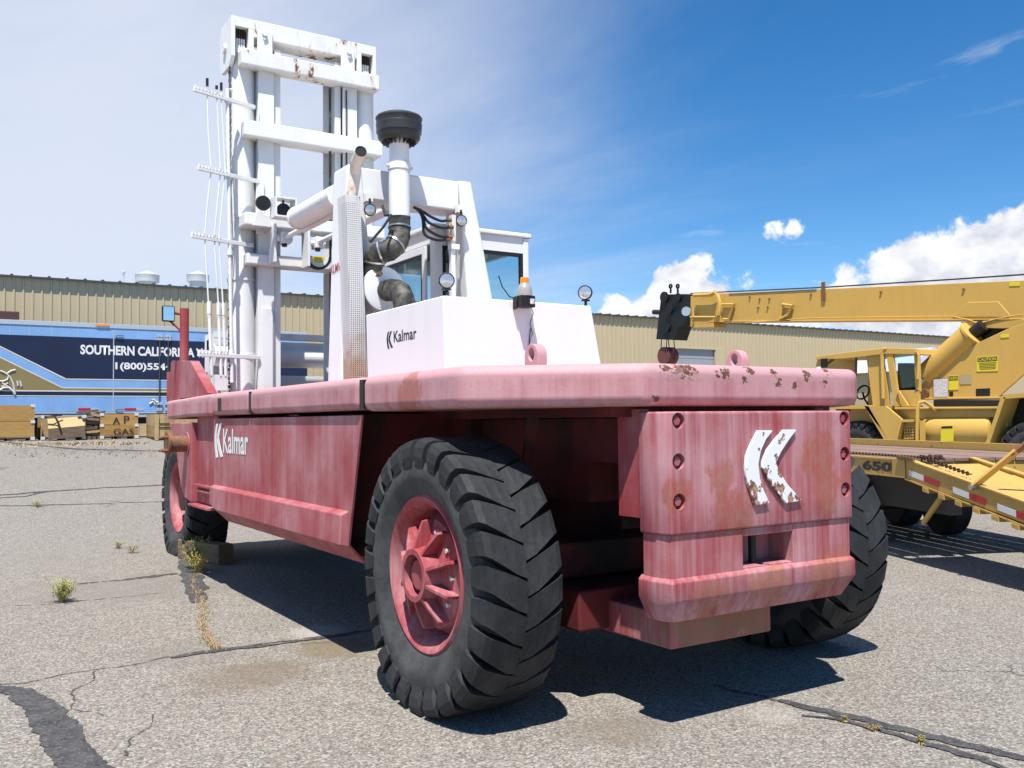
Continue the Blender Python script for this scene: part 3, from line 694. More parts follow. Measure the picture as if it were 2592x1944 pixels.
# protruding rusty pin with flange
c = XP(2.46, 478, 1123)
m = MB(); m.cyl((2.45,c.y,c.z),(2.43,c.y,c.z),.125); m.build('pin_boss', M['red'], FL)
m = MB(); m.cyl((2.44,c.y,c.z),(2.245,c.y,c.z),.088); pn = m.build('jack_pin', M['rust'], FL)
m = MB(); m.cyl((2.25,c.y,c.z),(2.225,c.y,c.z),.135); m.build('pin_flange', M['rust'], pn)
for a in (.7, 2.3, 3.9, 5.5):
    m = MB(); m.cyl((2.235,c.y+cos(a)*.1,c.z+sin(a)*.1),(2.16,c.y+cos(a)*.1,c.z+sin(a)*.1),.014,n=6); m.cyl((2.22,c.y+cos(a)*.1,c.z+sin(a)*.1),(2.195,c.y+cos(a)*.1,c.z+sin(a)*.1),.024,n=6); m.build('stud', M['rust'], pn)
# ---- wheels
def tyre_mesh(R=.79, Wd=.49, rim=.43, n=27, flat=0, side=-1):
    m = MB(); h = Wd/2; tr = MB()
    prof = [(-.72*h, rim-.02), (-.78*h, rim+.02), (-.97*h, rim+.11), (-1.0*h, R-.22), (-.96*h, R-.15), (-.84*h, R-.10), (-.4*h, R-.075), (0, R-.07)]
    prof = prof+[(-a, r) for a, r in prof[-2::-1]]
    m.lathe((0,0,0), (1,0,0), prof, 72)
    pit = 2*pi/n
    samp = [(.035*h, R-.006), (.25*h, R-.002), (.5*h, R-.004), (.80*h, R-.010), (.94*h, R-.024), (1.02*h, R-.060), (1.04*h, R-.115), (1.0*h, R-.170)]
    base = [R-.08, R-.08, R-.082, R-.10, R-.115, R-.13, R-.15, R-.172]
    wb = [.035*h, .25*h, .5*h, .76*h, .86*h, .93*h, .96*h, .96*h]
    for s in (-1, 1):
        for i in range(n):
            th0 = pit*(i+(.25 if s > 0 else -.25)); T = []
            for k, (w, r) in enumerate(samp):
                t = min(1, w/h); fr = (.45, .465, .425, .37)[k] if k < 4 else (.36 if k < 6 else (.33 if k == 6 else .27))
                skew = .17*(1-t)*side
                cen = th0+skew*(-1)
                zig = .03 if k == 0 else 0
                row = []
                for (rr, ww) in ((r, w), (base[k], wb[k])):
                    for e in (-1, 1):
                        a = cen+e*fr*pit; row.append(V(s*(ww-zig*.3), sin(a)*rr, cos(a)*rr))
                T.append(row)      # top-, top+, base-, base+
            vs = [p for row in T for p in row]; fs = []
            for k in range(len(T)-1):
                a, b = k*4, k*4+4
                fs += [(a, a+1, b+1, b), (a+2, a, b, b+2), (a+1, a+3, b+3, b+1)]
            e = (len(T)-1)*4; fs += [(0,2,3,1), (e, e+1, e+3, e+2)]
            tr.add(vs, fs)
    if flat:
        for v in m.v+tr.v:
            lim = -(R-flat)
            k = max(0, (-.25*R-v.z)/(.75*R))
            if k > 0: v.x += (-1 if v.x < 0 else 1)*k*k*.055; v.y *= 1+.05*k
            if v.z < lim: v.z = lim-.004*(lim-v.z)
    return m, tr
_tm = {}
def wheel(parent, c, out, R=.79, Wd=.49, rim=.43, flat=0, mrim=None, deep=False, fins=True, sc_=1):
    """c: wheel centre, out: -1 or +1 = direction of the outer face along x"""
    c = Vector(c); h = Wd/2; mrim = mrim or M['redfresh']; o_ = out
    m = MB(); P = lambda t, r: (t, r)
    axis = (o_, 0, 0)
    fl = MB(); e = h*.80
    if deep: prof = [(-h*.6, rim-.04), (e-.04, rim-.035), (e, rim-.012), (e+.012, rim+.012), (e-.01, rim+.025)]
    else: prof = [(e-.16, rim-.075), (e-.07, rim-.06), (e-.03, rim-.035), (e, rim-.015), (e+.014, rim+.012), (e-.005, rim+.03)]
    fl.lathe(c, axis, prof, 56)
    if not deep:
        d = MB()
        d.lathe(c, axis, [(e-.15, rim-.07), (e-.11, rim-.10), (e-.06, rim-.12), (e-.03, .19), (e-.02, .17)], 48)
        d.lathe(c, axis, [(e-.12, .118), (e+.075, .118), (e+.075, .15), (e-.03, .168)], 40)
        w = d.build('wheel', mrim, parent, org=c)
        hb = MB(); hb.cyl(c+V(o_*(e-.12),0,0), c+V(o_*(e+.045),0,0), .088, n=28); hb.lathe(c, axis, [(e-.12,.12),(e-.119,.0)], 20); hb.build('hub_cap', mrim, w, org=c, bevel=.01)
        if fins:
            for i in range(10):
                a = 2*pi*i/10+.3; dr = V(0, cos(a), sin(a)); sd = V(0, -sin(a), cos(a))*.011
                fz_ = MB(); q = [c+dr*.148+V(o_*(e+.07),0,0), c+dr*.20+V(o_*(e+.055),0,0), c+dr*(rim-.125)+V(o_*(e+.012),0,0), c+dr*(rim-.115)+V(o_*(e-.045),0,0), c+dr*(rim-.13)+V(o_*(e-.075),0,0), c+dr*.148+V(o_*(e-.06),0,0)]
                fz_.prism([p-sd for p in q], sd*2); fz_.build('rib', mrim, w, org=c, bevel=.004)
                b2 = MB(); a += pi/10; dr = V(0, cos(a), sin(a)); q = c+dr*(rim-.175)
                b2.cyl(q+V(o_*(e-.10),0,0), q+V(o_*(e-.055),0,0), .024, n=6); b2.cyl(q+V(o_*(e-.10),0,0), q+V(o_*(e-.03),0,0), .013, n=8); b2.build('wheel_nut', M['exhaust'], w, org=c)
    else:
        d = MB(); d.lathe(c, axis, [(-h*.55, rim-.05), (-h*.6, rim-.16), (-h*.45, .20), (-h*.2, .18), (-h*.2, .0)], 48)
        w = d.build('wheel', mrim, parent, org=c)
        for i in range(12):
            a = 2*pi*i/12; q = c+V(0, cos(a), sin(a))*(rim-.10); b2 = MB(); b2.cyl(q+V(-o_*h*.6,0,0), q+V(-o_*h*.28,0,0), .02, n=6); b2.build('wheel_nut', M['rust'], w, org=c)
    fl.build('rim', mrim, w, org=c)
    key = (R, Wd, rim, flat, out)
    if key not in _tm: 
        ms = tyre_mesh(R, Wd, rim, 27, flat, 1); _tm[key] = []
        for t, nm, mt in ((ms[0], 'tyre', M['sidewall']), (ms[1], 'tread', M['rubber'])):
            tob = t.build(nm, mt, w, org=V(0,0,0), ang=40); tob.location = (0,0,0); ORG[tob.name] = c; _tm[key].append((nm, tob.data, mt))
    else:
        for nm, me, mt in _tm[key]: link(nm, me, mt, w, c)
    return w
wheel(FL, (2.635,4.80,.772), -1, flat=.018)
wheel(FL, (mx(2.635)+.05,4.80,.772), 1, flat=.018)
wheel(FL, (2.955,12.3,.715), -1, flat=.075, deep=True)
wheel(FL, (mx(2.955),12.3,.73), 1, flat=.06, deep=True)
# ---- hood (white engine cover)
m = MB(); m.hexa([(3.295,6.12,1.94),(4.80,6.12,1.94),(4.80,7.56,1.94),(3.295,7.56,1.94)], [(3.28,6.12,2.588),(4.67,6.12,2.588),(4.67,7.56,2.588),(3.28,7.56,2.588)])
hood = m.build('hood', M['white'], FL, bevel=.012)
nx = V(-1,0,-.023).normalized()
p = XP(3.287, 979, 829)
klogo('logo', M['letterblack'], hood, V(3.2875, p.y, 2.255), (0,-1,0), (-.0231,0,1), .145, .12, .0015)
text('lettering', 'Kalmar', M['letterblack'], hood, V(3.2865, p.y-.14, 2.30), (0,-1,0), (-.0231,0,1), .095, .42, bold=.015, thick=.0015)
# lifting lugs
for xl_ in (3.21, 4.80):
    y0 = 4.78 if xl_ < 4 else 4.62
    pts = []
    for i in range(13): a = pi*i/12; pts.append((cos(a)*.062, .12+sin(a)*.062))
    outer = [(-.062,0)]+[( -x, z) for x, z in pts][0:0]+[(.062,0)]+pts[0:]
    # plate in the YZ plane, thick along x, with an eye
    n = 24; m = MB(); ring_o = []; ring_i = []
    for i in range(n):
        a = 2*pi*i/n; dx, dz = cos(a), sin(a)
        if dz >= 0: o = (dx*.075, .105+dz*.075)
        else:
            t = min(.075/max(abs(dx),1e-6), .105/max(abs(dz),1e-6)); o = (dx*t, .105+dz*t)
        ring_o.append(o); ring_i.append((dx*.032, .115+dz*.040))
    th = .035
    vs = [V(xl_+sx*th, y0+a*1.0, 1.94+b) for sx in (-1, 1) for a, b in ring_o+ring_i]
    fs = []
    for i in range(n):
        j = (i+1) % n
        fs += [(i, j, n+j, n+i), (2*n+i, 3*n+i, 3*n+j, 2*n+j), (i, 2*n+i, 2*n+j, j), (n+i, n+j, 3*n+j, 3*n+i)]
    m.add(vs, fs); m.build('lifting_lug', M['reddeck'], FL, bevel=.006)
# work lights
def worklight(c, r, face, mt=None, stem=0.0, parent=None):
    c = Vector(c); f = Vector(face).normalized(); parent = parent or FL
    m = MB(); m.lathe(c, f, [(-.75*r,.0),(-.75*r,.3*r),(-.5*r,.75*r),(.0,r),(.35*r,r),(.38*r,.93*r),(.3*r,.86*r),(.3*r,0)], 28)
    if stem: m.cyl(c-V(0,0,r*.9), c-V(0,0,r+stem), .012, n=8); m.box(c+V(-.03,-.02,-r*1.15), c+V(.03,.02,-r*.95))
    else: m.cyl(c+V(0,0,r*.9), c+V(0,0,r+.05), .012, n=8)
    o = m.build('work_light', M['black'], parent)
    m = MB(); m.lathe(c, f, [(.33*r,.86*r),(.40*r,.6*r),(.44*r,0)], 24); m.build('lens', M['lens'], o); return o
vw = (V(0,0,1.65)-V(3.6,6.2,2.7)).normalized()
p = YP(6.25, 1130, 711); worklight(p, .062, (-.35,-.93,0), stem=.045)
p = YP(6.25, 1482, 741); worklight(p, .062, (-.75,-.6,0), stem=.05)
# amber beacon hanging on the hood
p = YP(6.06, 1328, 764)
m = MB(); m.box(p+V(-.065,-.055,-.045), p+V(.065,.055,.045)); m.box(p+V(-.075,.0,-.06), p+V(-.066,.058,.04)); bc = m.build('beacon', M['black'], FL, bevel=.008)
m = MB(); m.lathe(p+V(0,0,.045), (0,0,1), [(0,.062),(.05,.06),(.075,.05),(.10,.034)], 24); m.build('beacon_dome', M['clearplastic'], bc)
m = MB(); m.lathe(p+V(0,0,.145), (0,0,1), [(0,.034),(.04,.034),(.047,.028),(.049,0)], 24); m.build('beacon_lens', M['amber'], bc)
m = MB(); m.box(p+V(.015,-.0565,-.02), p+V(.055,-.056,.02)); m.build('beacon_label', M['paper'], bc)
m = MB(); m.tube([p+V(.07,.03,-.02), p+V(.10,.03,-.08), p+V(.075,.04,-.16), p+V(.10,.045,-.24), p+V(.07,.048,-.33), p+V(.085,.05,-.2), p+V(.06,.052,-.42)], .0035, n=6); m.build('wire', M['hose'], bc)
# ---- portal frame behind the hood
def portal():
    ya, yb = 8.04, 8.39; zt, zb = 4.055, 3.745; z0 = 1.94
    K_ = [.033, .205]
    m = MB()
    for s in (0, 1):
        f = mx if s else (lambda x: x); xo = lambda z: 3.31-K_[s]*(zt-z); xi = lambda z: 3.52-(K_[s]-.085)*(zt-z)
        m = MB(); m.hexa([(f(xo(z0)),ya,z0),(f(xi(z0)+.03),ya,z0),(f(xi(z0)+.03),yb,z0),(f(xo(z0)),yb,z0)], [(f(xo(zt)),ya,zt),(f(xi(zt)-.06),ya,zt),(f(xi(zt)-.06),yb,zt),(f(xo(zt)),yb,zt)])
        lg = m.build('portal_leg', M['white'], FL, bevel=.03, seg=3)
        if not s:
            text('lettering', 'KLMV 42', M['letterred'], lg, V(xo(3.12)-.003, yb-.02, 3.06), (0,-1,0), (.033,0,1), .085, .36, bold=.01, thick=.004)
    m = MB(); m.box((3.45,ya+.012,zb),(mx(3.45),yb-.012,zt-.012)); m.build('portal_beam', M['white'], FL, bevel=.02, seg=3)
portal()
for px, py in ((936, 532), (1167, 559)):
    p = YP(7.98, px, py); worklight(p, .058, (-.15,-.98,-.05))
    m = MB(); m.box(p+V(-.035,-.0,.085), p+V(.035,.06,.16)); m.build('lamp_bracket', M['white'], FL)
# heat shield around the exhaust
def shield():
    m = MB(); zt = 3.70; z0 = 1.945; T = .004
    b = [(3.165,7.66),(3.165,7.86)], [(3.17,7.66),(3.335,7.66)]
    m.hexa([(3.255,7.80,z0),(3.40,7.80,z0),(3.40,7.803,z0),(3.255,7.803,z0)], [(3.198,7.80,zt),(3.334,7.80,zt),(3.334,7.803,zt),(3.198,7.803,zt)])
    m.hexa([(3.252,7.80,z0),(3.255,7.80,z0),(3.255,8.0,z0),(3.252,8.0,z0)], [(3.195,7.80,zt),(3.198,7.80,zt),(3.198,8.0,zt),(3.195,8.0,zt)])
    m.hexa([(3.40,7.80,z0),(3.403,7.80,z0),(3.403,8.0,z0),(3.40,8.0,z0)], [(3.334,7.80,zt),(3.337,7.80,zt),(3.337,8.0,zt),(3.334,8.0,zt)])
    m.build('heat_shield', M['perf'], FL)
    m = MB(); m.hexa([(3.275,7.82,z0),(3.385,7.82,z0),(3.385,7.98,z0),(3.275,7.98,z0)], [(3.215,7.82,zt-.05),(3.32,7.82,zt-.05),(3.32,7.98,zt-.05),(3.215,7.98,zt-.05)]); m.build('dark_insert', M['dirtyblack'], FL, bevel=.02)  # dark insert added behind the holes to stand in for shade inside
    p = YP(7.88, 897, 470); q = YP(7.76, 906, 398)
    m = MB(); R = .052
    pts = [V(3.33,7.90,1.96), V(3.27,7.90,3.55), V(p.x,7.89,p.z+.03), V(p.x+.012,7.88,p.z+.12), V(q.x,7.82,q.z-.05), V(q.x-.005,7.72,q.z), V(q.x-.03,7.62,q.z+.015)]
    # smooth the elbow
    fine = []
    for i in range(len(pts)-1):
        for k in range(5): fine.append(pts[i].lerp(pts[i+1], k/5))
    fine.append(pts[-1])
    for _ in range(4): fine = [fine[0]]+[(fine[i-1]+fine[i]*2+fine[i+1])/4 for i in range(1, len(fine)-1)]+[fine[-1]]
    m.tube(fine, R, 18, caps=False); ex = m.build('exhaust_pipe', M['exhaust'], FL)
    e = fine[-1]; d = (fine[-1]-fine[-2]).normalized()
    m = MB(); m.cyl(e-d*.012, e-d*.008, R*.97, n=18); m.build('exhaust_bore', M['black'], ex)
shield()
# ---- air intake
def intake():
    y = 7.82; c = YP(y, 1010, 330); x = c.x
    zc1 = YP(y, 1010, 289).z; zc0 = YP(y, 1010, 360).z; zp = YP(y, 1016, 553).z; zb_ = YP(y, 1012, 423).z
    m = MB(); h = zc1-zc0
    m.lathe((x,y,zc0), (0,0,1), [(.10*h,.09),(.0,.15),(.0,.175),(.12*h,.197),(.30*h,.202),(.31*h,.212),(.44*h,.212),(.60*h,.216),(.62*h,.211),(.76*h,.214),(.79*h,.219),(.83*h,.219),(.89*h,.207),(.95*h,.17),(.97*h,.128),(.975*h,0)], 48)
    cp = m.build('precleaner', M['cap'], FL)
    for i in range(16):
        a = 2*pi*i/16; m = MB(); dr = V(cos(a), sin(a), 0); sd = V(-sin(a), cos(a), .5)*.006
        q = [V(x,y,zc0+.01)+dr*.09, V(x,y,zc0+.01)+dr*.16, V(x,y,zc0-.02)+dr*.158, V(x,y,zc0-.03)+dr*.09]
        m.prism([p-sd for p in q], sd*2); m.build('vane', M['cap'], cp)
    m = MB(); m.cyl((x,y,zb_-.02),(x,y,zc0+.02),.0935,n=28); m.build('intake_pipe', M['white'], FL)
    m = MB(); m.lathe((x,y,zp), (0,0,1), [(0,.098),(zb_-zp-.03,.099),(zb_-zp-.03,.107),(zb_-zp+.03,.107),(zb_-zp+.03,.0935)], 32); sp = m.build('intake_stack', M['white'], FL)
    m = MB(); m.cyl((x+.10,y,zb_),(x+.135,y,zb_),.015,n=8); m.cyl((x-.135,y,zb_),(x-.1,y,zb_),.015,n=8); m.build('clamp', M['exhaust'], sp)
    # rubber elbow down to the filter housing
    e0 = V(x, y, zp+.01); f0 = YP(7.92, 946, 700)
    P = [e0, e0+V(0,0,-.12), YP(7.78, 1010, 612), YP(7.78, 985, 636), YP(7.84, 955, 640), YP(7.90, 946, 660), V(f0.x, 7.92, f0.z)]
    fine = []
    for i in range(len(P)-1):
        for k in range(6): fine.append(P[i].lerp(P[i+1], k/6))
    fine.append(P[-1])
    for _ in range(8): fine = [fine[0]]+[(fine[i-1]+fine[i]*2+fine[i+1])/4 for i in range(1, len(fine)-1)]+[fine[-1]]
    rad = [.100+.006*(1 if i % 9 == 0 else 0) for i in range(len(fine))]
    m = MB(); m.tube(fine, rad, 24); m.build('intake_elbow', M['dirtyblack'], FL)
    for k in (5, 14, 22, 30):
        if k < len(fine)-1:
            d = (fine[k+1]-fine[k]).normalized(); m = MB(); m.lathe(fine[k], d, [(-.008,.103),(-.008,.109),(.008,.109),(.008,.103)], 28); m.build('hose_clamp', M['chrome'], FL)
    # filter canister, outlet elbow into the hood
    fc = YP(7.84, 972, 731)
    m = MB(); m.lathe(fc, (0,1,0), [(-.02,0),(-.02,.16),(-.012,.205),(.0,.21),(.02,.21),(.03,.195),(.18,.195),(.18,0)], 40); ca = m.build('air_filter', M['white'], FL)
    m = MB(); m.cyl(fc+V(-.06,-.02,.13), fc+V(-.06,-.06,.13), .022, n=12); m.build('filter_knob', M['rust'], ca)
    oc = fc+V(.02,-.02,-.02)
    P = [oc+V(0,.03,0), oc+V(0,-.06,0), oc+V(.01,-.24,-.02), oc+V(.01,-.33,-.10), oc+V(.01,-.345,-.17), V(oc.x+.01, oc.y-.345, 2.57)]
    fine = []
    for i in range(len(P)-1):
        for k in range(5): fine.append(P[i].lerp(P[i+1], k/5))
    fine.append(P[-1])
    for _ in range(5): fine = [fine[0]]+[(fine[i-1]+fine[i]*2+fine[i+1])/4 for i in range(1, len(fine)-1)]+[fine[-1]]
    m = MB(); m.tube(fine, [.098+.005*(1 if i % 6 == 0 else 0) for i in range(len(fine))], 24); m.build('outlet_elbow', M['dirtyblack'], FL)
    m = MB(); m.lathe((P[-1].x, P[-1].y, 2.58), (0,0,1), [(0,.11),(.05,.11),(.055,.098)], 28); m.build('outlet_collar', M['exhaust'], FL)
intake()
# hoses and valve block under the portal beam
def hoses():
    e = [(1052,533),(1068,541)]
    tgt = [(1135,557),(1140,575),(1138,600),(1132,606)]
    for i, t in enumerate(tgt):
        a = YP(7.95+.03*i, 1046+6*i, 524+2*i); b = YP(7.95, *t); mid = YP(7.9, 1085-6*i+4, 548+16*i)
        P = [a, a.lerp(mid, .5)+V(.02,0,.0), mid, mid.lerp(b, .6)+V(0,0,-.03), b]; f = []
        for k in range(len(P)-1):
            for j in range(4): f.append(P[k].lerp(P[k+1], j/4))
        f.append(P[-1])
        for _ in range(3): f = [f[0]]+[(f[k-1]+f[k]*2+f[k+1])/4 for k in range(1, len(f)-1)]+[f[-1]]
        m = MB(); m.tube(f, .014, 10); m.build('hydraulic_hose', M['hose'], FL)
        m = MB(); m.cyl(b+V(-.02,0,0), b+V(.03,0,0), .02, n=6); m.build('hose_fitting', M['rust'], FL)
    p = YP(7.98, 1146, 575)
    m = MB(); m.box(p+V(-.02,-.02,-.14), p+V(.025,.04,.12)); m.build('valve_block', M['exhaust'], FL)
    m = MB(); q = YP(7.99, 1146, 745); m.box((p.x-.022,7.97,q.z-.1),(p.x+.022,8.02,p.z-.12)); m.box((p.x-.03,7.95,p.z-.22),(p.x+.06,8.03,p.z-.17)); m.build('conduit', M['white'], FL)
    a = YP(7.9, 968, 520); b = YP(7.5, 945, 600)
    m = MB(); m.tube([a, YP(7.8,975,545), YP(7.7,990,545), YP(7.6,970,575), YP(7.5,938,612)], .013, 8); m.build('hydraulic_hose', M['hose'], FL)
hoses()
# ---- cab
def cab():
    x0, x1, y0, y1, z0, zt = 4.43, 5.60, 8.45, 10.2, 1.94, 3.64; t = .05
    m = MB(); m.box((x0-.02,y0-.02,zt),(x1+.03,y1+.02,zt+.05)); rf = m.build('cab_roof', M['white'], FL, bevel=.015)
    for nm, a, b in (('cab_post',(x0,y0),(x0+.10,y0+.10)),('cab_post',(x1-.07,y0),(x1,y0+.07)),('cab_post',(x0,y1-.08),(x0+.08,y1)),('cab_post',(x1-.08,y1-.08),(x1,y1))):
        m = MB(); m.box((*a,z0),(*b,zt)); m.build(nm, M['white'], FL, bevel=.01)
    m = MB(); m.box((x0+.02,y0+.02,z0),(x1-.02,y1-.02,2.42)); m.build('cab_base', M['white'], FL)
    m = MB(); m.box((x0+.1,y0+.01,zt-.17),(x1-.07,y0+.06,zt)); m.box((x0+.1,y1-.06,zt-.2),(x1-.07,y1-.01,zt)); m.box((x0+.01,y0+.1,zt-.14),(x0+.06,y1-.08,zt)); m.box((x1-.06,y0+.07,zt-.14),(x1-.01,y1-.08,zt)); m.build('cab_header', M['white'], FL)
    m = MB(); m.box((x0+.1,y0+.02,2.42),(x1-.07,y0+.03,zt-.17)); 
    for (bx, ax_) in ((x0+.36,0),):
        pass
    m.build('rear_window', M['glass'], FL)
    m = MB()
    for a, b in (((x0+.1,2.42),(x0+.14,zt-.17)),((x1-.11,2.42),(x1-.07,zt-.17)),((x0+.14,zt-.21),(x1-.11,zt-.17)),((x0+.50,2.42),(x0+.54,zt-.21))): m.box((a[0],y0+.012,a[1]),(b[0],y0+.045,b[1]))
    m.build('window_seal', M['black'], FL)
    m = MB(); m.box((x0+.02,y0+.1,2.42),(x0+.03,y1-.08,zt-.14)); m.build('side_window', M['glass'], FL)
    # door frame on the left side of the cab
    m = MB()
    for a, b in (((y0+.16,2.40),(y0+.24,zt-.16)),((y1-.30,2.40),(y1-.22,zt-.16)),((y0+.24,zt-.24),(y1-.30,zt-.16)),((y0+.24,2.40),(y1-.30,2.47))): m.box((x0-.025,a[0],a[1]),(x0+.005,b[0],b[1]))
    dr = m.build('cab_door', M['white'], FL, bevel=.008)
    m = MB()
    for a, b in (((y0+.24,2.47),(y0+.27,zt-.24)),((y1-.33,2.47),(y1-.30,zt-.24)),((y0+.27,zt-.27),(y1-.33,zt-.24))): m.box((x0-.02,a[0],a[1]),(x0+.0,b[0],b[1]))
    m.build('door_seal', M['black'], dr)
    m = MB(); m.box((x0-.012,y0+.27,2.47),(x0-.008,y1-.33,zt-.27)); m.build('door_glass', M['glass'], dr)
    m = MB(); m.box((x0+.02,y1-.03,2.42),(x1-.02,y1-.02,zt-.2)); m.build('front_window', M['glass'], FL)
    m = MB(); m.box((x1-.03,y0+.07,2.42),(x1-.02,y1-.08,zt-.14)); m.build('side_window', M['glass'], FL)
    m = MB(); m.box((4.75,9.0,2.42),(5.1,9.4,2.52)); m.hexa([(4.75,8.95,2.5),(5.1,8.95,2.5),(5.1,9.06,2.5),(4.75,9.06,2.5)],[(4.78,8.85,2.9),(5.07,8.85,2.9),(5.07,8.93,2.9),(4.78,8.93,2.9)]); m.build('operator_seat', M['black'], FL, bevel=.03)
    m = MB(); m.box((x0+.06,y0+.08,zt-.03),(x1-.06,y1-.08,zt-.002)); m.build('headliner', M['black'], FL)
    m = MB(); m.box((x0+.55,y0+.035,3.38),(x0+.66,y0+.045,3.46)); m.build('sticker', mat('lime sticker', (.45,.6,.03), .5), FL)
    m = MB(); m.tube([V(5.2,8.44,3.2),V(5.24,8.43,3.08),V(5.33,8.43,2.98),V(5.45,8.44,2.96)], .006, 6); m.build('wiper', M['black'], FL)
cab()
# ---- mast
YM = 10.62
def Lx(px, py, y=YM): return YP(y, px, py)
def mast():
    # rolled cross beams: pixel corners of the rear face (left top, left bottom, right top)
    def beam(l, lb, r_, name, depth, mt, y=YM):
        a, b, c = Lx(*l, y), Lx(*lb, y), Lx(*r_, y)
        m = MB(); m.box((a.x, y, b.z), (c.x, y+depth, (a.z+c.z)/2)); return m.build(name, mt, FL, bevel=.018, seg=3)
    beam((612,122),(613,160),(962,190),'cross_beam',.22,M['whiterust'])
    beam((619,302),(618,341),(970,358),'cross_beam',.26,M['whitemast'])
    beam((620,530),(622,568),(975,580),'cross_beam',.34,M['whitemast'],10.5)
    beam((625,628),(624,667),(975,680),'cross_beam',.26,M['whitemast'])
    zt = Lx(612,160).z; z0 = .70; xl, xr = 3.13, mx(3.13)
    xr = Lx(962,190).x-.10
    for s, x in ((1, xl), (-1, xr)):
        # outer mast channel, set ahead of the beams
        m = MB(); m.box((x+s*.17,YM+.10,z0),(x+s*.36,YM+.12,zt+.1)); m.box((x+s*.17,YM+.40,z0),(x+s*.36,YM+.42,zt+.1)); m.box((x+s*.17,YM+.12,z0),(x+s*.195,YM+.40,zt+.1)); m.build('outer_mast', M['whitemast'], FL, bevel=.004)
        # inner channel
        m = MB(); m.box((x+s*.37,YM+.14,z0+.1),(x+s*.45,YM+.16,zt+.3)); m.box((x+s*.375,YM+.16,z0+.1),(x+s*.395,YM+.40,zt+.3)); m.box((x+s*.37,YM+.40,z0+.1),(x+s*.50,YM+.42,zt+.3)); m.build('inner_mast', M['whitemast'], FL, bevel=.004)
        # wear strip plates standing on the rear flange
        for (pt, pb) in (((0,), (0,)),): pass
        # lift cylinder and its rod
        zr = Lx(620,252).z
        m = MB(); m.cyl((x+s*.03,YM+.30,.85),(x+s*.03,YM+.30,zt+.25),.155,n=32); cy = m.build('lift_cylinder', M['whitemast'], FL)
        for zz in (Lx(640,900).z, Lx(640,640).z-.3):
            m = MB(); m.lathe((x+s*.03,YM+.30,zz),(0,0,1),[(0,.155),(0,.167),(.03,.167),(.03,.155)],32); m.build('cylinder_band', M['whitemast'], cy)
    # dark greased strip on the right inner mast
    m = MB(); xg = Lx(845,300).x; m.box((xg-.012,YM+.12,z0+1),(xg+.012,YM+.139,zt-.05)); m.build('grease_strip', M['dirtyblack'], FL)
    m = MB(); xg = Lx(884,300).x; m.box((xg-.006,YM+.08,z0+1),(xg+.006,YM+.099,zt-.05)); m.build('grease_strip', M['dirtyblack'], FL)
    # flange plates with cut tops seen between beams
    for pts in (((652,280),(655,312)), ((648,462),(668,530)), ((664,780),(690,970))):
        a, b = Lx(*pts[0], YM+.09), Lx(*pts[1], YM+.09)
        m = MB(); m.box((a.x,YM+.075,b.z-.3),(b.x,YM+.098,a.z)); m.build('flange_plate', M['whitemast'], FL, bevel=.004)
    # crosshead at the top
    yh = YM+.10; a = YP(yh, 586, 37); b = YP(yh, 952, 119); zb = YP(yh, 800, 128).z; zt2 = (a.z+b.z)/2
    zl = YP(yh, 590, 140).z
    m = MB()
    m.box((a.x+.26,yh,zb),(b.x-.26,yh+.30,zt2)); hd = m.build('crosshead', M['whiterust'], FL, bevel=.01)
    for s, x in ((1, a.x), (-1, b.x)):
        m = MB()
        m.prism([(x, yh, zt2),(x, yh+.42, zt2),(x, yh+.50, zt2-.12),(x, yh+.50, zl),(x, yh+.42, zl-.1),(x, yh+.12, zl-.1),(x, yh, zl)], (s*.045,0,0)); m.build('head_cheek', M['whitemast'], hd, bevel=.004)
        m = MB(); m.box((x+s*.045,yh+.001,zt2-.115),(x+s*.262,yh+.30,zt2-.001)); m.box((x+s*.20,yh+.002,zl),(x+s*.262,yh+.3,zt2-.115)); m.build('head_plate', M['whitemast'], hd)
        m = MB(); m.box((x+s*.045,yh+.13,zl-.05),(x+s*.2,yh+.30,zt2-.115)); m.build('head_recess', M['black'], hd)
        m = MB(); m.cyl((x-s*.03,yh+.26,zl+.16),(x+s*.02,yh+.26,zl+.16),.055); m.build('head_pin', M['whitemast'], hd)
        # multi-leaf chain
        for k in range(5):
            zc = zt2-.15-k*.055; 
            for j in range(4):
                m = MB(); m.obox((x+s*(.085+j*.027), yh+.09, zc), (.009,0,0), (0,.022,0), (0,0,.026)); m.build('chain_link', M['whitemast'] if k > 1 else M['darkrust'], hd)
        # anchor block with bolts next to the chain
        m = MB(); m.box((x+s*.30,yh-.03,zl+.02),(x+s*.48,yh+.004,zb+.09)); an = m.build('chain_anchor', M['whitemast'], hd, bevel=.01)
        m = MB(); m.cyl((x+s*.38,yh-.06,zb+.05),(x+s*.38,yh-.03,zb+.05),.03,n=8); m.cyl((x+s*.38,yh-.05,zb),(x+s*.38,yh-.03,zb),.02,n=8); m.build('bolt', M['whitemast'], hd)
    # hose brackets reaching out at the left, with the lines they carry
    bd = V(-.95,-.31,0)
    ends = []
    for (p, q) in (((645,272),(491,226)), ((655,460),(495,424)), ((640,622),(496,605)), ((657,905),(505,892))):
        a = YP(YM+.09, *p); L_ = .80; b = a+bd*L_
        m = MB(); m.bar(a, b, .035, .045); br_ = m.build('hose_bracket', M['whitemast'], FL, bevel=.004)
        for k in range(9):
            c = a+bd*(L_-.02-.042*k); m = MB(); m.obox(c+V(0,0,.035), bd*.008, V(.31,-.95,0)*.02, (0,0,.016)); m.build('clip', M['whitemast'], br_)
        ends.append((a, b))
    top, bot = ends[0], ends[3]
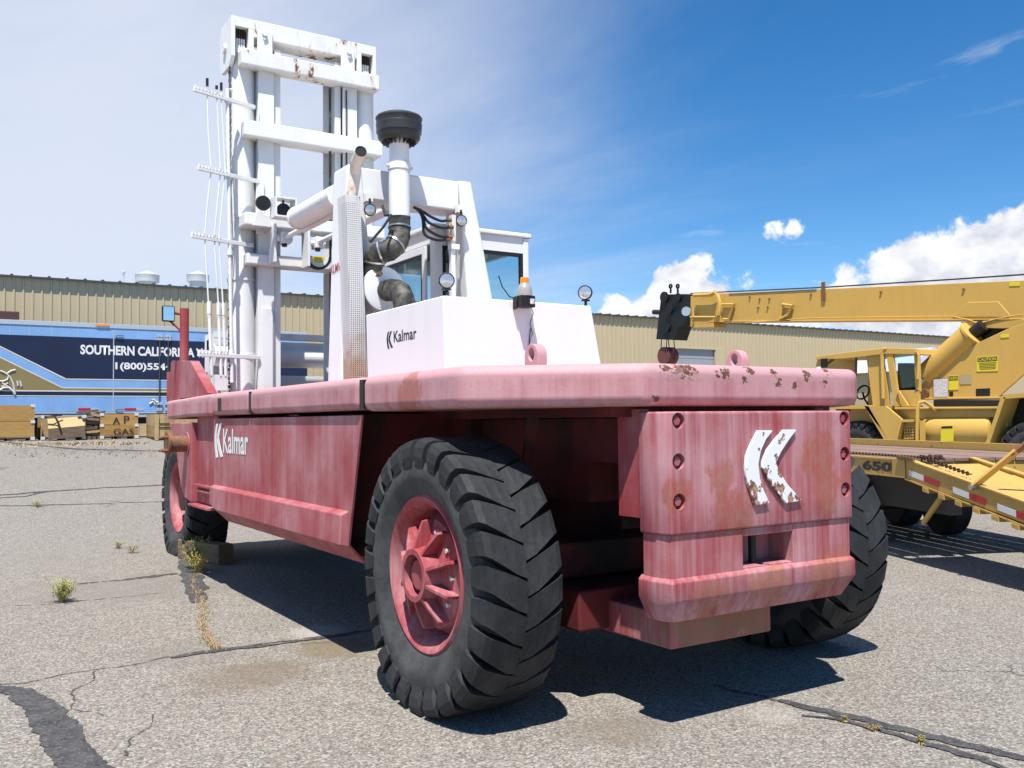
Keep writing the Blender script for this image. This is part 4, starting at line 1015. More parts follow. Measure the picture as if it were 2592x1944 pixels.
    for k, (off, dz) in enumerate(((.63,.07),(.51,.02),(.45,.07))):
        P = [e[0]+bd*off+V(0,0,.03) for e in ends]
        pts = [P[0]+V(0,0,dz)]
        for i in range(3):
            pts += [P[i], P[i].lerp(P[i+1], .5)+V((-.012 if k == 0 else .0)*(1 if i == 0 else .3), .0, 0)]
        zc = P[2].z-1.35-.12*(k == 1)
        pts += [P[3], P[3]+V(0,0,-.28-.05*k)]
        m = MB(); m.tube(pts, .0085, 8); ln = m.build('hydraulic_line', M['whitemast'], FL)
        m = MB(); m.cyl(P[0]+V(0,0,.05), P[0]+V(0,0,dz+.07), .016, n=8); m.build('line_cap', M['black'], ln)
        cpt = P[2].lerp(P[3], .62); m = MB(); m.cyl(cpt+V(0,0,-.07), cpt+V(0,0,.07), .024, n=8); m.cyl(cpt+V(0,0,-.1), cpt, .02, n=8); m.cyl(cpt, P[3]+V(0,0,-.26), .019, n=8); m.build('line_coupling', M['whitemast'], ln)
    pz = lambda e: e[0]+bd*.365
    m = MB(); q0 = pz(ends[0])+V(0,.02,.13); q3 = pz(ends[3])+V(0,.02,-.30)
    m.tube([q0+V(.06,.02,.0), q0, q0.lerp(q3,.25), q0.lerp(q3,.5), q3], .021, 10); fp_ = m.build('feed_pipe', M['whitemast'], FL)
    for t in (.04,.30,.56,.9):
        c = q0.lerp(q3, t); m = MB(); m.cyl(c+V(0,0,-.03), c+V(0,0,.03), .034, n=10); m.build('pipe_union', M['whitemast'], fp_)
    # lift chain hanging beside the left cylinder
    cx_ = V(3.16-.165, YM+.22, 0)
    m = MB(); z = zt
    while z > 1.9:
        m.obox((cx_.x, cx_.y, z), (.012 if int(z*20) % 2 else .006,0,0), (0,.012,0), (0,0,.02)); z -= .05
    tag(m.build('lift_chain', M['dirtyblack'], FL), None, kind='stuff')
    # tilt cylinder tube between portal and mast and its end lamp box
    p1 = V(3.36, 8.38, 3.83); p2 = V(3.36, 9.5, 3.83)
    m = MB(); m.cyl(p1, p2, .115, n=28); m.cyl(p2, p2+V(0,.03,0), .125, n=28); m.build('tilt_tube', M['whitemast'], FL)
    for xx, pe, z in ((Lx(722,602).x, (722,602), 0), (Lx(806,614).x, (806,614), 0)):
        e = YP(10.38, *pe); m = MB(); s_ = V(e.x, 9.3, e.z+.0)
        m.cyl(e, V(e.x, 9.75, e.z), .030, n=16); m.cyl(V(e.x,9.78,e.z), V(e.x,8.42,e.z), .048, n=20); tr = m.build('tilt_rod', M['whitemast'], FL)
        m = MB(); m.box(e+V(-.055,-.06,-.075), e+V(.055,.10,.06)); m.cyl(e+V(-.09,.02,-.01), e+V(.09,.02,-.01), .035, n=14); m.build('clevis', M['whitemast'], tr, bevel=.012)
        m = MB(); m.cyl(e+V(-.02,-.03,-.075), e+V(-.02,-.03,-.11), .03, n=10); m.build('grease_boot', M['black'], tr)
        m = MB(); m.prism([(e.x-.12,10.40,e.z-.28),(e.x-.12,10.40,e.z+.16),(e.x-.12,10.62,e.z+.16),(e.x-.12,10.62,e.z-.28)], (.025,0,0)); m.build('clevis_plate', M['whitemast'], tr)
    # cable sheave under the beam
    sc_ = YP(10.58, 803, 650)
    m = MB(); m.lathe(sc_, (0,-1,0), [(.0,.13),(.0,.16),(.05,.16),(.05,.13)], 24, 0, pi, close=True); sv = m.build('sheave', M['black'], FL)
    m = MB(); m.lathe(sc_, (0,-1,0), [(.035,.0),(.035,.08),(.0,.082)], 20, 0, pi); m.build('sheave_hub', M['decal'], sv)
    m = MB(); m.lathe(sc_, (0,-1,0), [(.042,.082),(.042,.128)], 20, 0, pi); m.build('sheave_web', M['white'], sv)
    # lamp box and floodlights on the mast
    c = YP(10.3, 713, 531)
    m = MB(); w, h_, d_ = .125, .115, .16; t = .018
    m.box(c+V(-w,-d_,h_-t), c+V(w,d_*.2,h_)); m.box(c+V(-w,-d_,-h_), c+V(w,d_*.2,-h_+t)); m.box(c+V(-w,-d_,-h_+t), c+V(-w+t,d_*.2,h_-t)); m.box(c+V(w-t,-d_,-h_+t), c+V(w,d_*.2,h_-t)); lb = m.build('lamp_box', M['whitemast'], FL)
    m = MB(); m.lathe(c+V(0,-.05,-.02), (0,-1,0), [(-.06,0),(-.05,.06),(.0,.08),(.03,.08),(.035,0)], 24); m.cyl(c+V(0,-.05,.05), c+V(0,-.05,.105), .012, n=8); m.build('floodlight', M['black'], lb)
    c2 = YP(10.3, 665, 515)
    m = MB(); m.lathe(c2, (0,-1,0), [(-.06,0),(-.05,.06),(.0,.085),(.03,.085),(.035,0)], 24); m.cyl(c2+V(.06,0,0), c2+V(.13,0,-.01), .014, n=8); m.build('floodlight', M['black'], FL)
    m = MB(); q = YP(10.45, 660, 560); m.prism([(q.x-.09,10.46,q.z-.05),(q.x+.13,10.46,q.z-.05),(q.x+.02,10.46,c2.z-.05),(q.x-.03,10.46,c2.z-.05)], (0,.03,0)); m.build('lamp_gusset', M['whitemast'], FL)
    # lift carriage in front of the mast
    yc = YM+.85
    def bz(py): return YP(yc, 775, py).z
    m = MB(); m.box((3.0,yc,bz(862)),(5.0,yc+.12,bz(847))); m.box((3.0,yc,bz(990)),(5.0,yc+.10,bz(952))); m.box((3.0,yc+.25,bz(900)),(5.0,yc+.4,bz(860)-.02)); cg = m.build('carriage', M['whitemast'], FL)
    m = MB(); m.cyl((3.0,yc+.1,bz(905)),(5.0,yc+.1,bz(905)),.13,n=20); m.build('carriage_shaft', M['whitemast'], cg)
    for a_, b_ in (((3.0,yc+.2,.5),(3.12,yc+.5,bz(850))),((4.88,yc+.2,.5),(5.0,yc+.5,bz(850))),((3.42,yc-.02,1.2),(3.5,yc+.06,bz(845)))): m = MB(); m.box(a_, b_); m.build('carriage_post', M['whitemast'], cg)
    m = MB(); m.box((3.1,yc+.42,bz(880)),(4.9,yc+.44,bz(864))); m.build('carriage_plate', M['doorgrey'], cg)
    # mast foot
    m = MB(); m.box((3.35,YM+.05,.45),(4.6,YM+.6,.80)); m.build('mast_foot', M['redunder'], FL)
mast()
# ================================================================== warehouse
YB = 38.0; EAVE = 7.08; GB = 1.15
def warehouse():
    t = thing('warehouse', (32, YB, 1.2), 'long tan ribbed steel warehouse with round roof vents behind the lot', 'warehouse')
    o = ORG[t.name]
    # one ribbed sheet of siding, copied along the wall
    wd = .915; prof = []
    for k in range(3):
        b = k*wd/3; prof += [(b,0),(b+.105,0),(b+.128,-.034),(b+.172,-.034),(b+.195,0)]
    prof.append((wd,0)); n = len(prof)
    def sheet(z0, z1):
        me = bpy.data.meshes.new('wall_panel')
        vs = [(x, y, z) for z in (z0, z1) for x, y in prof]; me.from_pydata(vs, [], [(i, i+1, n+i+1, n+i) for i in range(n-1)]); me.materials.append(M['siding']); return me
    me = sheet(GB-1.2-.1, EAVE-.05-1.2)
    dz = 5.48
    medoor = sheet(dz-1.2, EAVE-.05-1.2)
    doors = [(34.8, 37.7), (56.6, 59.5)]
    x = -9.0; first = True
    while x < 80:
        isdoor = any(x+.5 > a and x+.4 < b for a, b in doors)
        ob = bpy.data.objects.new('wall_panel', medoor if isdoor else me); sc.collection.objects.link(ob); ob.parent = t; ob.location = (x-o.x, 0, 0); ORG[ob.name] = o
        x += wd
    for a, b in doors:
        m = MB(); m.box((a-.6,YB+.1,GB-.1),(b+.6,YB+.14,dz+.02)); d = m.build('overhead_door', M['doorgrey'], t)
        for k in range(7):
            z = GB+.1+k*(dz-GB)/7; m = MB(); m.box((a-.6,YB+.085,z),(b+.6,YB+.099,z+(dz-GB)/7-.03)); m.build('door_slat', M['doorgrey'], d)
        m = MB(); m.box((a-.7,YB-.045,GB-.1),(a-.02,YB+.2,dz)); m.box((b+.02,YB-.045,GB-.1),(b+.7,YB+.2,dz)); m.box((a-.7,YB-.045,dz),(b+.7,YB+.2,dz+.08)); m.build('door_frame', M['siding'], t)
    # roof sheets with ribs that show along the eave
    m = MB(); m.add([(-9.2,YB-.165,EAVE-.03),(80.4,YB-.165,EAVE-.03),(80.4,YB+18,EAVE+.57),(-9.2,YB+18,EAVE+.57),(-9.2,YB-.165,EAVE),(80.4,YB-.165,EAVE),(80.4,YB+18,EAVE+.6),(-9.2,YB+18,EAVE+.6)],
          [(3,2,1,0),(4,5,6,7),(0,1,5,4),(1,2,6,5),(2,3,7,6),(3,0,4,7)])
    rf = m.build('roof', M['roof'], t)
    m = MB(); x = -9.0
    while x < 80:
        m.hexa([(x,YB-.175,EAVE),(x+.12,YB-.175,EAVE),(x+.12,YB+18,EAVE+.6),(x,YB+18,EAVE+.6)], [(x+.03,YB-.175,EAVE+.05),(x+.09,YB-.175,EAVE+.05),(x+.09,YB+18,EAVE+.65),(x+.03,YB+18,EAVE+.65)]); x += .61
    m.build('roof_ribs', M['trim'], rf)['kind'] = 'stuff'
    m = MB(); m.box((-9.2,YB-.18,EAVE-.06),(80.4,YB-.163,EAVE-.001)); m.build('eave_trim', M['trim'], t)
    m = MB(); m.box((-9,YB+.2,GB-.2),(80,YB+.3,EAVE-.06)); m.box((-9.1,YB+.05,GB-.2),(-9.0,YB+18,EAVE)); m.box((80,YB+.05,GB-.2),(80.1,YB+18,EAVE)); m.build('inner_wall', M['siding'], t)
    for (px, py, w) in ((373,704,62), (501,704,60)):
        p = YP(YB+9, px, py); z0 = EAVE+.3; r = w*.5*p.y*.9/2350
        m = MB(); m.lathe((p.x,p.y,0), (0,0,1), [(z0,.45),(p.z-.2,.40),(p.z-.2,r*.98),(p.z+.12,r),(p.z+.14,r*1.02),(p.z+.36,.05),(p.z+.37,0)], 28); m.build('roof_vent', M['galv'], t)
    p = YP(YB+6, 313, 694); m = MB(); m.cyl((p.x,p.y,EAVE),(p.x,p.y,p.z+.1),.03); m.lathe((p.x,p.y,p.z+.1),(0,0,1),[(-.08,0),(-.06,.07),(.02,.08),(.08,0)],12); m.build('vent_pipe', M['galv'], t)
warehouse()

# ================================================================== blue box trailer
YT = 32.5
def c1(cx, cy, y=YT): return YP(y, cx*.31646, 600+cy*.31646)
def box_trailer():
    t = thing('box_trailer', (4.3, YT+1.3, 1.2), 'light blue box trailer with navy stripe and white lettering', 'trailer')
    x0, x1, z1, z0 = -4.0, 11.8, 4.90, 2.06
    m = MB(); m.box((x0,YT,z0),(x1,YT+2.55,z1)); body = m.build('body', M['blue'], t, bevel=.02)
    m = MB(); m.box((x0,YT-.02,z1-.12),(x1,YT+.02,z1+.02)); m.build('top_rail', M['alu'], t, bevel=.006)
    m = MB(); m.box((x0,YT-.025,z0-.18),(x1,YT+.03,z0-.0)); m.build('bottom_rail', M['alu'], t)
    m = MB(); m.box((x0,YT-.03,z0-.09),(x1,YT-.026,z0-.06)); m.build('rail_groove', M['navy'], t)
    zz = lambda cy: c1(600, cy).z
    def poly(name, pts, mt, lift):
        m = MB(); m.prism([V(p[0], YT-lift, p[1]) for p in pts], (0,-.002,0)); return m.build(name, mt, body)
    q = lambda cx, cy: (c1(cx, cy).x, c1(cx, cy).z)
    zN1 = zz(800); zN0 = zz(1133); zL0 = zz(1210); zG0 = zz(1228); zS1 = zz(1237); zS0 = zz(1268)
    xa, xb = q(530,1133)[0], q(500,1210)[0]
    sl = (q(0,870)[1]-zN0)/(xa-q(0,870)[0])
    ang = lambda x, xr, z: z+(xr-x)*sl
    xtop = xa-(zN1-zN0)/sl
    poly('stripe', [(max(x0, xtop), zN1), (x1, zN1), (x1, zN0), (xa, zN0)], M['navy'], .004)
    poly('pinstripe', [(xtop-.04, zN1), (xtop+.04, zN1), (xa+.02, zN0-.03), (x1, zN0-.03), (x1, zN0), (xa, zN0)][0:0] or [(xa, zN0), (x1, zN0), (x1, zN0-.03), (xa-.02, zN0-.03)], M['cream'], .004)
    m2 = [(xtop-.06, zN1), (xtop, zN1), (xa, zN0), (xa-.05, zN0-.02)]; poly('pinstripe', m2, M['cream'], .0045)
    xg = xb-(zN1-zL0)/sl
    poly('stripe', [(x0, zN1), (xg, zN1), (xb, zL0), (x1, zL0), (x1, zG0), (x0, zG0)], M['gold'], .004)
    poly('pinstripe', [(xg-.0, zN1), (xg+.05, zN1), (xb+.02, zL0+.025), (xb, zL0)], M['cream'], .0045)
    poly('pinstripe', [(xb, zL0+.025), (x1, zL0+.025), (x1, zL0), (xb, zL0)], M['cream'], .0045)
    poly('pinstripe', [(x0, zG0), (x1, zG0), (x1, zS1), (x0, zS1)], M['cream'], .004)
    poly('stripe', [(x0, zS1), (x1, zS1), (x1, zS0), (x0, zS0)], M['navy'], .004)
    poly('pinstripe', [(x0, zS0), (x1, zS0), (x1, zS0-.025), (x0, zS0-.025)], M['cream'], .004)
    # lettering
    a = c1(642, 945); b = c1(1775, 945); text('lettering', 'SOUTHERN CALIFORNIA VALVE', M['letterwhite'], body, V(a.x, YT-.008, c1(900,945).z), (1,0,0), (0,0,1), abs(c1(900,868).z-c1(900,945).z), b.x-a.x+.05, bold=.035)
    a = c1(922, 1068); b = c1(1345, 1068); text('lettering', '1(800)554\u00b7', M['letterwhite'], body, V(a.x, YT-.008, c1(1000,1075).z), (1,0,0), (0,0,1), abs(c1(1000,1003).z-c1(1000,1075).z), b.x-a.x, bold=.03)
    a = c1(1535, 1060); m = MB(); m.box((a.x,YT-.012,c1(1535,1062).z),(a.x+.09,YT-.008,c1(1535,1012).z)); m.build('lettering', M['letterwhite'], body)
    # spray painted scribble on the gold field
    def scrib(pts, r=.028):
        m = MB(); m.tube([c1(*p, YT-.012) for p in pts], r, 5); m.build('graffiti', M['chalkpaint'], body)
    scrib([(0,1070),(40,1085),(70,1110),(60,1140),(20,1155),(0,1150)]); scrib([(60,1090),(90,1070),(125,1062)]); scrib([(75,1110),(105,1170),(120,1255)])
    scrib([(15,1165),(65,1200)]); scrib([(65,1165),(15,1200)]); scrib([(0,1225),(30,1205),(70,1205),(105,1235),(120,1260)], .035); scrib([(138,1150),(145,1190)]); scrib([(160,1150),(172,1195)])
    scrib([(1195,1335),(1225,1315),(1215,1300),(1230,1300),(1250,1320),(1265,1318)], .03); scrib([(1225,1315),(1240,1340)], .03)
    # side door with locking rods and hinges
    for cx in (905, 1680):
        a = c1(cx, 760); m = MB(); m.box((a.x,YT-.008,zz(1395)),(a.x+.03,YT-.001,zz(745))); m.build('door_edge', M['alu'], t)
    for cx in (1275, 1343):
        a = c1(cx, 760); m = MB(); m.cyl((a.x,YT-.05,zz(1395)),(a.x,YT-.05,zz(765)),.022,n=8); rd = m.build('lock_rod', M['trim'], t)
        for cy in (770, 790, 1330, 1380): m = MB(); m.box((a.x-.09,YT-.07,zz(cy)-.05),(a.x+.09,YT-.004,zz(cy)+.05)); m.build('rod_keeper', M['alu'], rd)
    for cx in (935, 1655):
        for cy in (795, 1385): a = c1(cx, cy); m = MB(); m.tube([a+V(.2,-.03,.03), a+V(0,-.03,.03), a+V(-.04,-.03,-.02), a+V(0,-.03,-.08), a+V(.2,-.03,-.08)], .014, 6); m.build('hinge', M['trim'], t)
    for cx in (75, 230, 410, 620, 1100, 1240, 1480):
        a = c1(cx, 900); m = MB(); m.box((a.x,YT-.0035,zN1),(a.x+.015,YT-.001,z1-.13)); m.box((a.x,YT-.0035,z0+.01),(a.x+.015,YT-.001,zS0-.03)); m.build('panel_seam', M['alu'], t)
    for cx, w_ in ((625,70),(995,68),(1800,60)):
        a = c1(cx, 1378); m = MB(); m.box((a.x,YT-.012,a.z-.04),(a.x+.36,YT-.003,a.z+.04)); m.build('reflector', M['tapered'], t); m = MB(); m.box((a.x+.37,YT-.012,a.z-.04),(a.x+.6,YT-.003,a.z+.04)); m.build('reflector', M['alu'], t)
    a = c1(820, 695); m = MB(); m.box((a.x-.2,YT-.05,z1-.06),(a.x+.2,YT-.021,z1+.0)); m.build('marker_lamp', M['amber'], t)
    # underside, wheels and landing legs
    m = MB(); m.box((x0,YT+.5,z0-.4),(x1,YT+.7,z0-.18)); m.box((x0,YT+1.85,z0-.4),(x1,YT+2.05,z0-.18)); m.build('frame_rail', M['black'], t)
    for x in (-2.6, -1.3):
        for y in (YT+.35, YT+2.2): m = MB(); m.lathe((x,y,1.70),(0,1,0),[(-.28,0),(-.28,.3),(-.3,.45),(-.2,.5),(.2,.5),(.3,.45),(.28,0)],28); m.build('wheel', M['rubber'], t)
    for y in (YT+.4, YT+2.1): m = MB(); m.box((8.9,y,1.2),(9.05,y+.15,z0-.1)); m.box((8.8,y-.1,1.19),(9.15,y+.25,1.23)); m.build('landing_leg', M['black'], t)
    for (a_, b_) in ((2.0, 5.5),):
        m = MB(); m.box((a_,YT+.3,1.35),(b_,YT+2.2,z0-.2)); m.build('belly_box', M['black'], t)
box_trailer()
# brown container top showing over the trailer at its far end
p = YP(36.0, 44, 795); q = YP(36.0, 44, 815)
m = MB(); m.box((-6,35.2,1.2),(p.x,36.9,p.z)); 
bt = m.build('storage_container', M['brown'], org=(-2,36,1.2), bevel=.02); tag(bt, 'dark brown container roof showing above the blue trailer against the warehouse', 'container')
for k in range(18):
    x = -5.9+k*.42
    if x < p.x-.2: m = MB(); m.box((x,35.17,1.3),(x+.2,35.2,p.z-.1)); m.build('corrugation', M['brown'], bt)

# ================================================================== crates
YC = 30.0
def c8(cx, cy, y=YC): return YP(y, cx*.217, 950+cy*.217)
def crate(name, l, r, t_, b_, label, mt, tiers=2, d=1.0, y=YC, brackets=True, vertical=False, back=True, tilt=0, front=True, group='crates beside the blue trailer'):
    """l, r, t_, b_: crop pixels of the front face"""
    a = c8(l, b_, y); c = c8(r, t_, y); x0, x1 = a.x, c.x; z0 = gz(0, y)+.0; z1 = c.z
    o = thing(name, ((x0+x1)/2, y+d/2, z0), label, 'crate', group)
    H = z1-z0; base = .11
    for k in range(3): m = MB(); xx = x0+.02+k*(x1-x0-.16)/2; m.box((xx,y+.02,z0),(xx+.12,y+d-.02,z0+base-.03)); m.build('runner', M['woodgrey'], o)
    m = MB(); m.box((x0,y,z0+base-.03),(x1,y+d,z0+base)); m.build('pallet_deck', M['woodgrey'], o)
    rnd = random.Random(int(l)+5)
    hh = (H-base)/tiers
    for k in range(tiers):
        zb, zt = z0+base+k*hh, z0+base+(k+1)*hh-.012
        if vertical:
            nn = max(5, int((x1-x0)/.14))
            for i in range(nn):
                w = (x1-x0)/nn; m = MB(); j = rnd.uniform(-.004,.004); m.box((x0+i*w+.004,y+j,zb),(x0+(i+1)*w-.004,y+.022+j,zt)); m.build('plank', mt, o)
        else:
            nn = 2
            for i in range(nn):
                w = (zt-zb)/nn; j = rnd.uniform(-.004,.004)
                if front: m = MB(); m.box((x0+.002,y+j,zb+i*w+.004),(x1-.002,y+.022+j,zb+(i+1)*w-.002)); m.build('plank', mt, o)
        for side in (0, 1):
            xx = x0 if not side else x1-.022
            for i in range(2): w = (zt-zb)/2; m = MB(); m.box((xx,y+.026,zb+i*w+.004),(xx+.022,y+d-.026,zb+(i+1)*w-.003)); m.build('plank', mt, o)
        if back: m = MB(); m.box((x0,y+d-.022,zb),(x1,y+d,zt)); m.build('plank', mt, o)
        if brackets:
            for xx in (x0-.012, x1-.10):
                m = MB(); m.box((xx,y-.016,zt-.055),(xx+.112,y+.03,zt+.03)); m.build('corner_bracket', M['bracket'], o)
    if brackets:
        for xx in (x0-.012, x1-.10): m = MB(); m.box((xx,y-.016,z0+.02),(xx+.112,y+.03,z0+base)); m.build('corner_bracket', M['bracket'], o)
    return o
crate('wooden_crate', -190, 405, 345, 760, 'tall ochre plywood crate at the end of the row, away from the forklift', M['crate'], 2, 1.1)
cA = crate('wooden_crate', 1170, 1612, 445, 745, 'ochre two tier crate lettered AP GAS in black paint', M['crate'], 2, 1.05)
for s, l, b_, r_, t_ in (('A', 1315, 570, 1400, 490), ('P', 1445, 565, 1510, 475), ('GAS', 1325, 695, 1560, 620)):
    a = c8(l, b_, YC-.012); c = c8(r_, t_, YC-.012); text('lettering', s, M['letterblack'], cA, a, (1,0,0), (0,0,1), c.z-a.z, c.x-a.x, bold=.0, thick=.004)
cB = crate('wooden_crate', 1800, 2330, 445, 735, 'pale planked crate bound with black strap beside the forklift', M['cratelight'], 1, 1.2, 29.3, False, True)
for cy in (565, 610):
    a = c8(1800, cy, 29.3); c = c8(2330, cy, 29.3); m = MB(); m.box((a.x-.01,29.28,a.z-.012),(c.x+.01,29.297,a.z+.012)); m.build('strap', M['black'], cB)
for xx in (0, 1):
    a = c8(1800 if not xx else 2310, 735, 29.3); c = c8(1850 if not xx else 2330, 460, 29.3); m = MB(); m.box((a.x,29.25,1.16),(c.x,29.279,c.z)); m.build('corner_post', M['cratelight'], cB)
cC = crate('wooden_crate', 480, 1000, 470, 745, 'broken open crate with collapsed front and loose cable on top', M['cratelight'], 1, 1.05, YC, True, False, True, front=False)
a = c8(560, 720, YC); b = c8(985, 720, YC); 
for k, (z0_, z1_, y0_, y1_, mt) in enumerate(((.02,.34,-.16,-.10,M['woodgrey']), (.34,.62,-.10,.22,M['cratelight']))):
    m = MB(); g0 = gz(0,YC)
    m.hexa([(a.x,YC+y0_,g0+z0_),(b.x,YC+y0_,g0+z0_+.08),(b.x,YC+y0_+.03,g0+z0_+.08),(a.x,YC+y0_+.03,g0+z0_)], [(a.x,YC+y1_,g0+z1_),(b.x,YC+y1_,g0+z1_+.08),(b.x,YC+y1_+.03,g0+z1_+.08),(a.x,YC+y1_+.03,g0+z1_)]); m.build('collapsed_panel', mt, cC)
m = MB(); m.tube([c8(490,470,YC+.1), c8(540,485,YC-.05), c8(640,480,YC-.1), c8(675,540,YC-.13), c8(700,610,YC-.2)], .03, 6); m.tube([c8(520,500,YC), c8(600,470,YC-.05), c8(720,465,YC+.1)], .025, 6)
tag(m.build('cable', M['hose'], org=c8(600,480)), 'black cable draped over the broken crate', 'cable')
m = MB()
wp = thing('wood_pile', (c8(1080,700).x, YC+.3, gz(0,YC)), 'heap of broken timber between two wooden crates', 'wood pile')
rnd = random.Random(11)
for k in range(15):
    x = c8(rnd.uniform(1020,1150), 700).x; z = gz(0,YC)+.08+.055*k; L_ = rnd.uniform(.25,.45)
    m = MB(); an = rnd.uniform(-.5,.5); m.obox((x, YC+.3+rnd.uniform(-.15,.15), z-.02), (cos(an)*L_*.8,.1*sin(an),sin(an)*L_*.35), (0,.12,.0), (0,0,.035)); m.build('board', M['woodgrey'] if k % 3 else M['cratelight'], wp)
for k in range(3):
    m = MB(); x = c8(1020+k*60,700).x; m.box((x,YC+.0,gz(0,YC)),(x+.1,YC+.7,gz(0,YC)+.1)); m.build('board', M['woodgrey'], wp)

# ================================================================== timber chock by the flat tyre
a = GP(465, 1412); b = GP(560, 1428)
d = (b-a).normalized(); n_ = V(-d.y, d.x, 0)
m = MB(); m.obox((a+b)/2+n_*.04+V(0,0,.115), d*(b-a).length*.55, n_*.10, V(0,0,.115)); tag(m.build('timber_chock', M['chock'], org=(a+b)/2, bevel=.01), 'weathered timber block lying beside the flat front tyre', 'timber')

# ================================================================== yellow lowboy trailer
def DP(dep, px, py): return CAMP+ray(px, py)*dep
LA = radians(24.0); LAX = V(sin(LA), cos(LA), 0); LV = V(cos(LA), -sin(LA), 0)
H0 = DP(10.5, 2291, 1163)
def NS(px, py, off=0.0):
    """pixel -> point on the lowboy's near side plane shifted by off across it"""
    d = ray(px, py); p0 = H0+LV*off; t = (p0-CAMP).dot(LV)/d.dot(LV); return CAMP+d*t
def c3(cx, cy, off=0.0): return NS(2050+cx*.27127, 1050+cy*.27127, off)
def lowboy():
    base = V(H0.x, H0.y, 0)+LAX*2+LV*1.2; base.z = 0
    t = thing('lowboy_trailer', base, 'yellow lowboy trailer with slatted loading ramps and red white tape', 'trailer')
    zt = H0.z; zb = NS(2291,1210).z; LEN = 6.2; WID = 2.5
    P = lambda u, v, z: V(H0.x, H0.y, z)+LAX*u+LV*v
    # side channels: web with flanges
    for v0, s in ((0, 1), (WID, -1)):
        m = MB(); m.prism([P(0,v0,zb), P(LEN,v0,zb), P(LEN,v0,zt), P(0,v0,zt)], LV*s*.02); m.build('side_web', M['yellowlow'], t)
        for z in (zb, zt-.018): m = MB(); m.prism([P(0,v0-s*.012,z), P(LEN,v0-s*.012,z), P(LEN,v0+s*.10,z), P(0,v0+s*.10,z)], (0,0,.018)); m.build('flange', M['yellowlow'], t)
        m = MB(); m.prism([P(-.01,v0-s*.014,zb), P(.25,v0-s*.014,zb), P(.25,v0-s*.014,zt), P(-.01,v0-s*.014,zt)], LV*s*.012); m.build('corner_plate', M['yellowlow'], t)
    text('lettering', '650', M['letterblack'], t, P(.93, -.004, zb+.05), -LAX, (0,0,1), .115, .66, bold=.04, thick=.002)
    # deck planks lengthwise
    nn = 9
    for k in range(nn):
        v0 = .11+k*(WID-.22)/nn; m = MB(); z = zt-.03+random.uniform(-.003,.003); m.prism([P(.0,v0,z), P(LEN,v0,z), P(LEN,v0+(WID-.22)/nn-.012,z), P(.0,v0+(WID-.22)/nn-.012,z)], (0,0,.035)); m.build('deck_plank', M['deckwood'], t)
    for u in (.02, 1.5, 3.0, 4.5, 6.1): m = MB(); m.prism([P(u,.02,zb+.02), P(u+.08,.02,zb+.02), P(u+.08,WID-.02,zb+.02), P(u,WID-.02,zb+.02)], (0,0,zt-zb-.06)); m.build('cross_member', M['yellowlow'], t)
    # raised far rail
    zr0 = zt+.005
    m = MB(); m.prism([P(-.4,WID-.10,zr0), P(LEN,WID-.10,zr0), P(LEN,WID,zr0), P(-.4,WID,zr0)], (0,0,.10)); m.build('far_rail', M['yellowlow'], t)
    # ramp: slope from pixel of near beam on the side plane
    e = NS(2592,1272); s1 = -(e-H0).dot(LAX); sl = (zt-e.z)/s1
    RL = min(3.4, (zt-.20)/sl); hb = zt-zb
    R = lambda s, v, dz: P(-s, v, zt-sl*s+dz)
    beams = (0.0, .80, 1.62, 2.42)
    for v0 in beams:
        m = MB(); m.prism([R(0,v0,-hb), R(0,v0,0), R(RL,v0,0), R(RL,v0,-hb*.85)], LV*.025); rb = m.build('ramp_beam', M['yellowlow'], t)
        m = MB(); m.prism([R(0,v0-.015,-.001), R(RL,v0-.015,-.001), R(RL,v0+.06,-.001), R(0,v0+.06,-.001)], (0,0,.016)); m.build('ramp_flange', M['yellowlow'], rb)
        m = MB(); m.prism([R(0,v0-.012,-hb), R(RL,v0-.012,-hb), R(RL,v0+.05,-hb), R(0,v0+.05,-hb)], (0,0,-.016)); m.build('ramp_flange', M['yellowlow'], rb)
    for v0, v1 in ((.03,.80),(1.645,2.42)):
        k = .18
        while k < RL-.1:
            m = MB(); a_ = [R(k,v0,-.035), R(k,v1,-.035), R(k+.245,v1,-.045), R(k+.245,v0,-.045)]; m.prism(a_, (0,0,.012)); m.prism([R(k,v0,-.05), R(k,v1,-.05), R(k+.02,v1,-.05), R(k+.02,v0,-.05)], (0,0,-.06)); m.build('ramp_cleat', M['yellowlow'], t); k += .285
        k = .35
        while k < RL-.1:
            m = MB(); m.prism([R(k,v0-.05,-hb-.018), R(k,v1,-hb-.018), R(k+.10,v1,-hb-.018), R(k+.10,v0-.05,-hb-.018)], (0,0,-.045)); m.build('ramp_stiffener', M['yellowlow'], t); k += .285
    # reflective tape
    for (a, b, tape) in ((930,1065,'tapewhite'),(1067,1210,'tapered'),(1340,1490,'tapewhite'),(1492,1645,'tapered'),(1755,1930,'tapewhite'),(1932,2110,'tapered')):
        sa = -(c3(a, 560+(a-930)*.40)-H0).dot(LAX); sb_ = -(c3(b, 560+(b-930)*.40)-H0).dot(LAX)
        m = MB(); m.prism([R(sa,-.004,-hb*.78), R(sb_,-.004,-hb*.78), R(sb_,-.004,-hb*.48), R(sa,-.004,-hb*.48)], -LV*.003); m.build('reflective_tape', M[tape], t)
    # lift strut of the ramp
    a = c3(1520, 675, -.05); b = c3(1930, 340, .25)
    m = MB(); m.bar(a, b, .03, .075, LV); st = m.build('ramp_strut', M['yellowlow'], t, bevel=.004)
    m = MB(); m.bar(b, b+(b-a)*.5, .03, .06, LV); m.build('strut_sleeve', M['rust'], st)
    m = MB(); m.cyl(a+LV*-.03, a+LV*.09, .03, n=10); m.build('strut_pin', M['chrome'], st)
    m = MB(); m.bar(c3(820,395,-.02), c3(970,415,-.02), .03, .035); m.build('ratchet_handle', M['rust'], t)
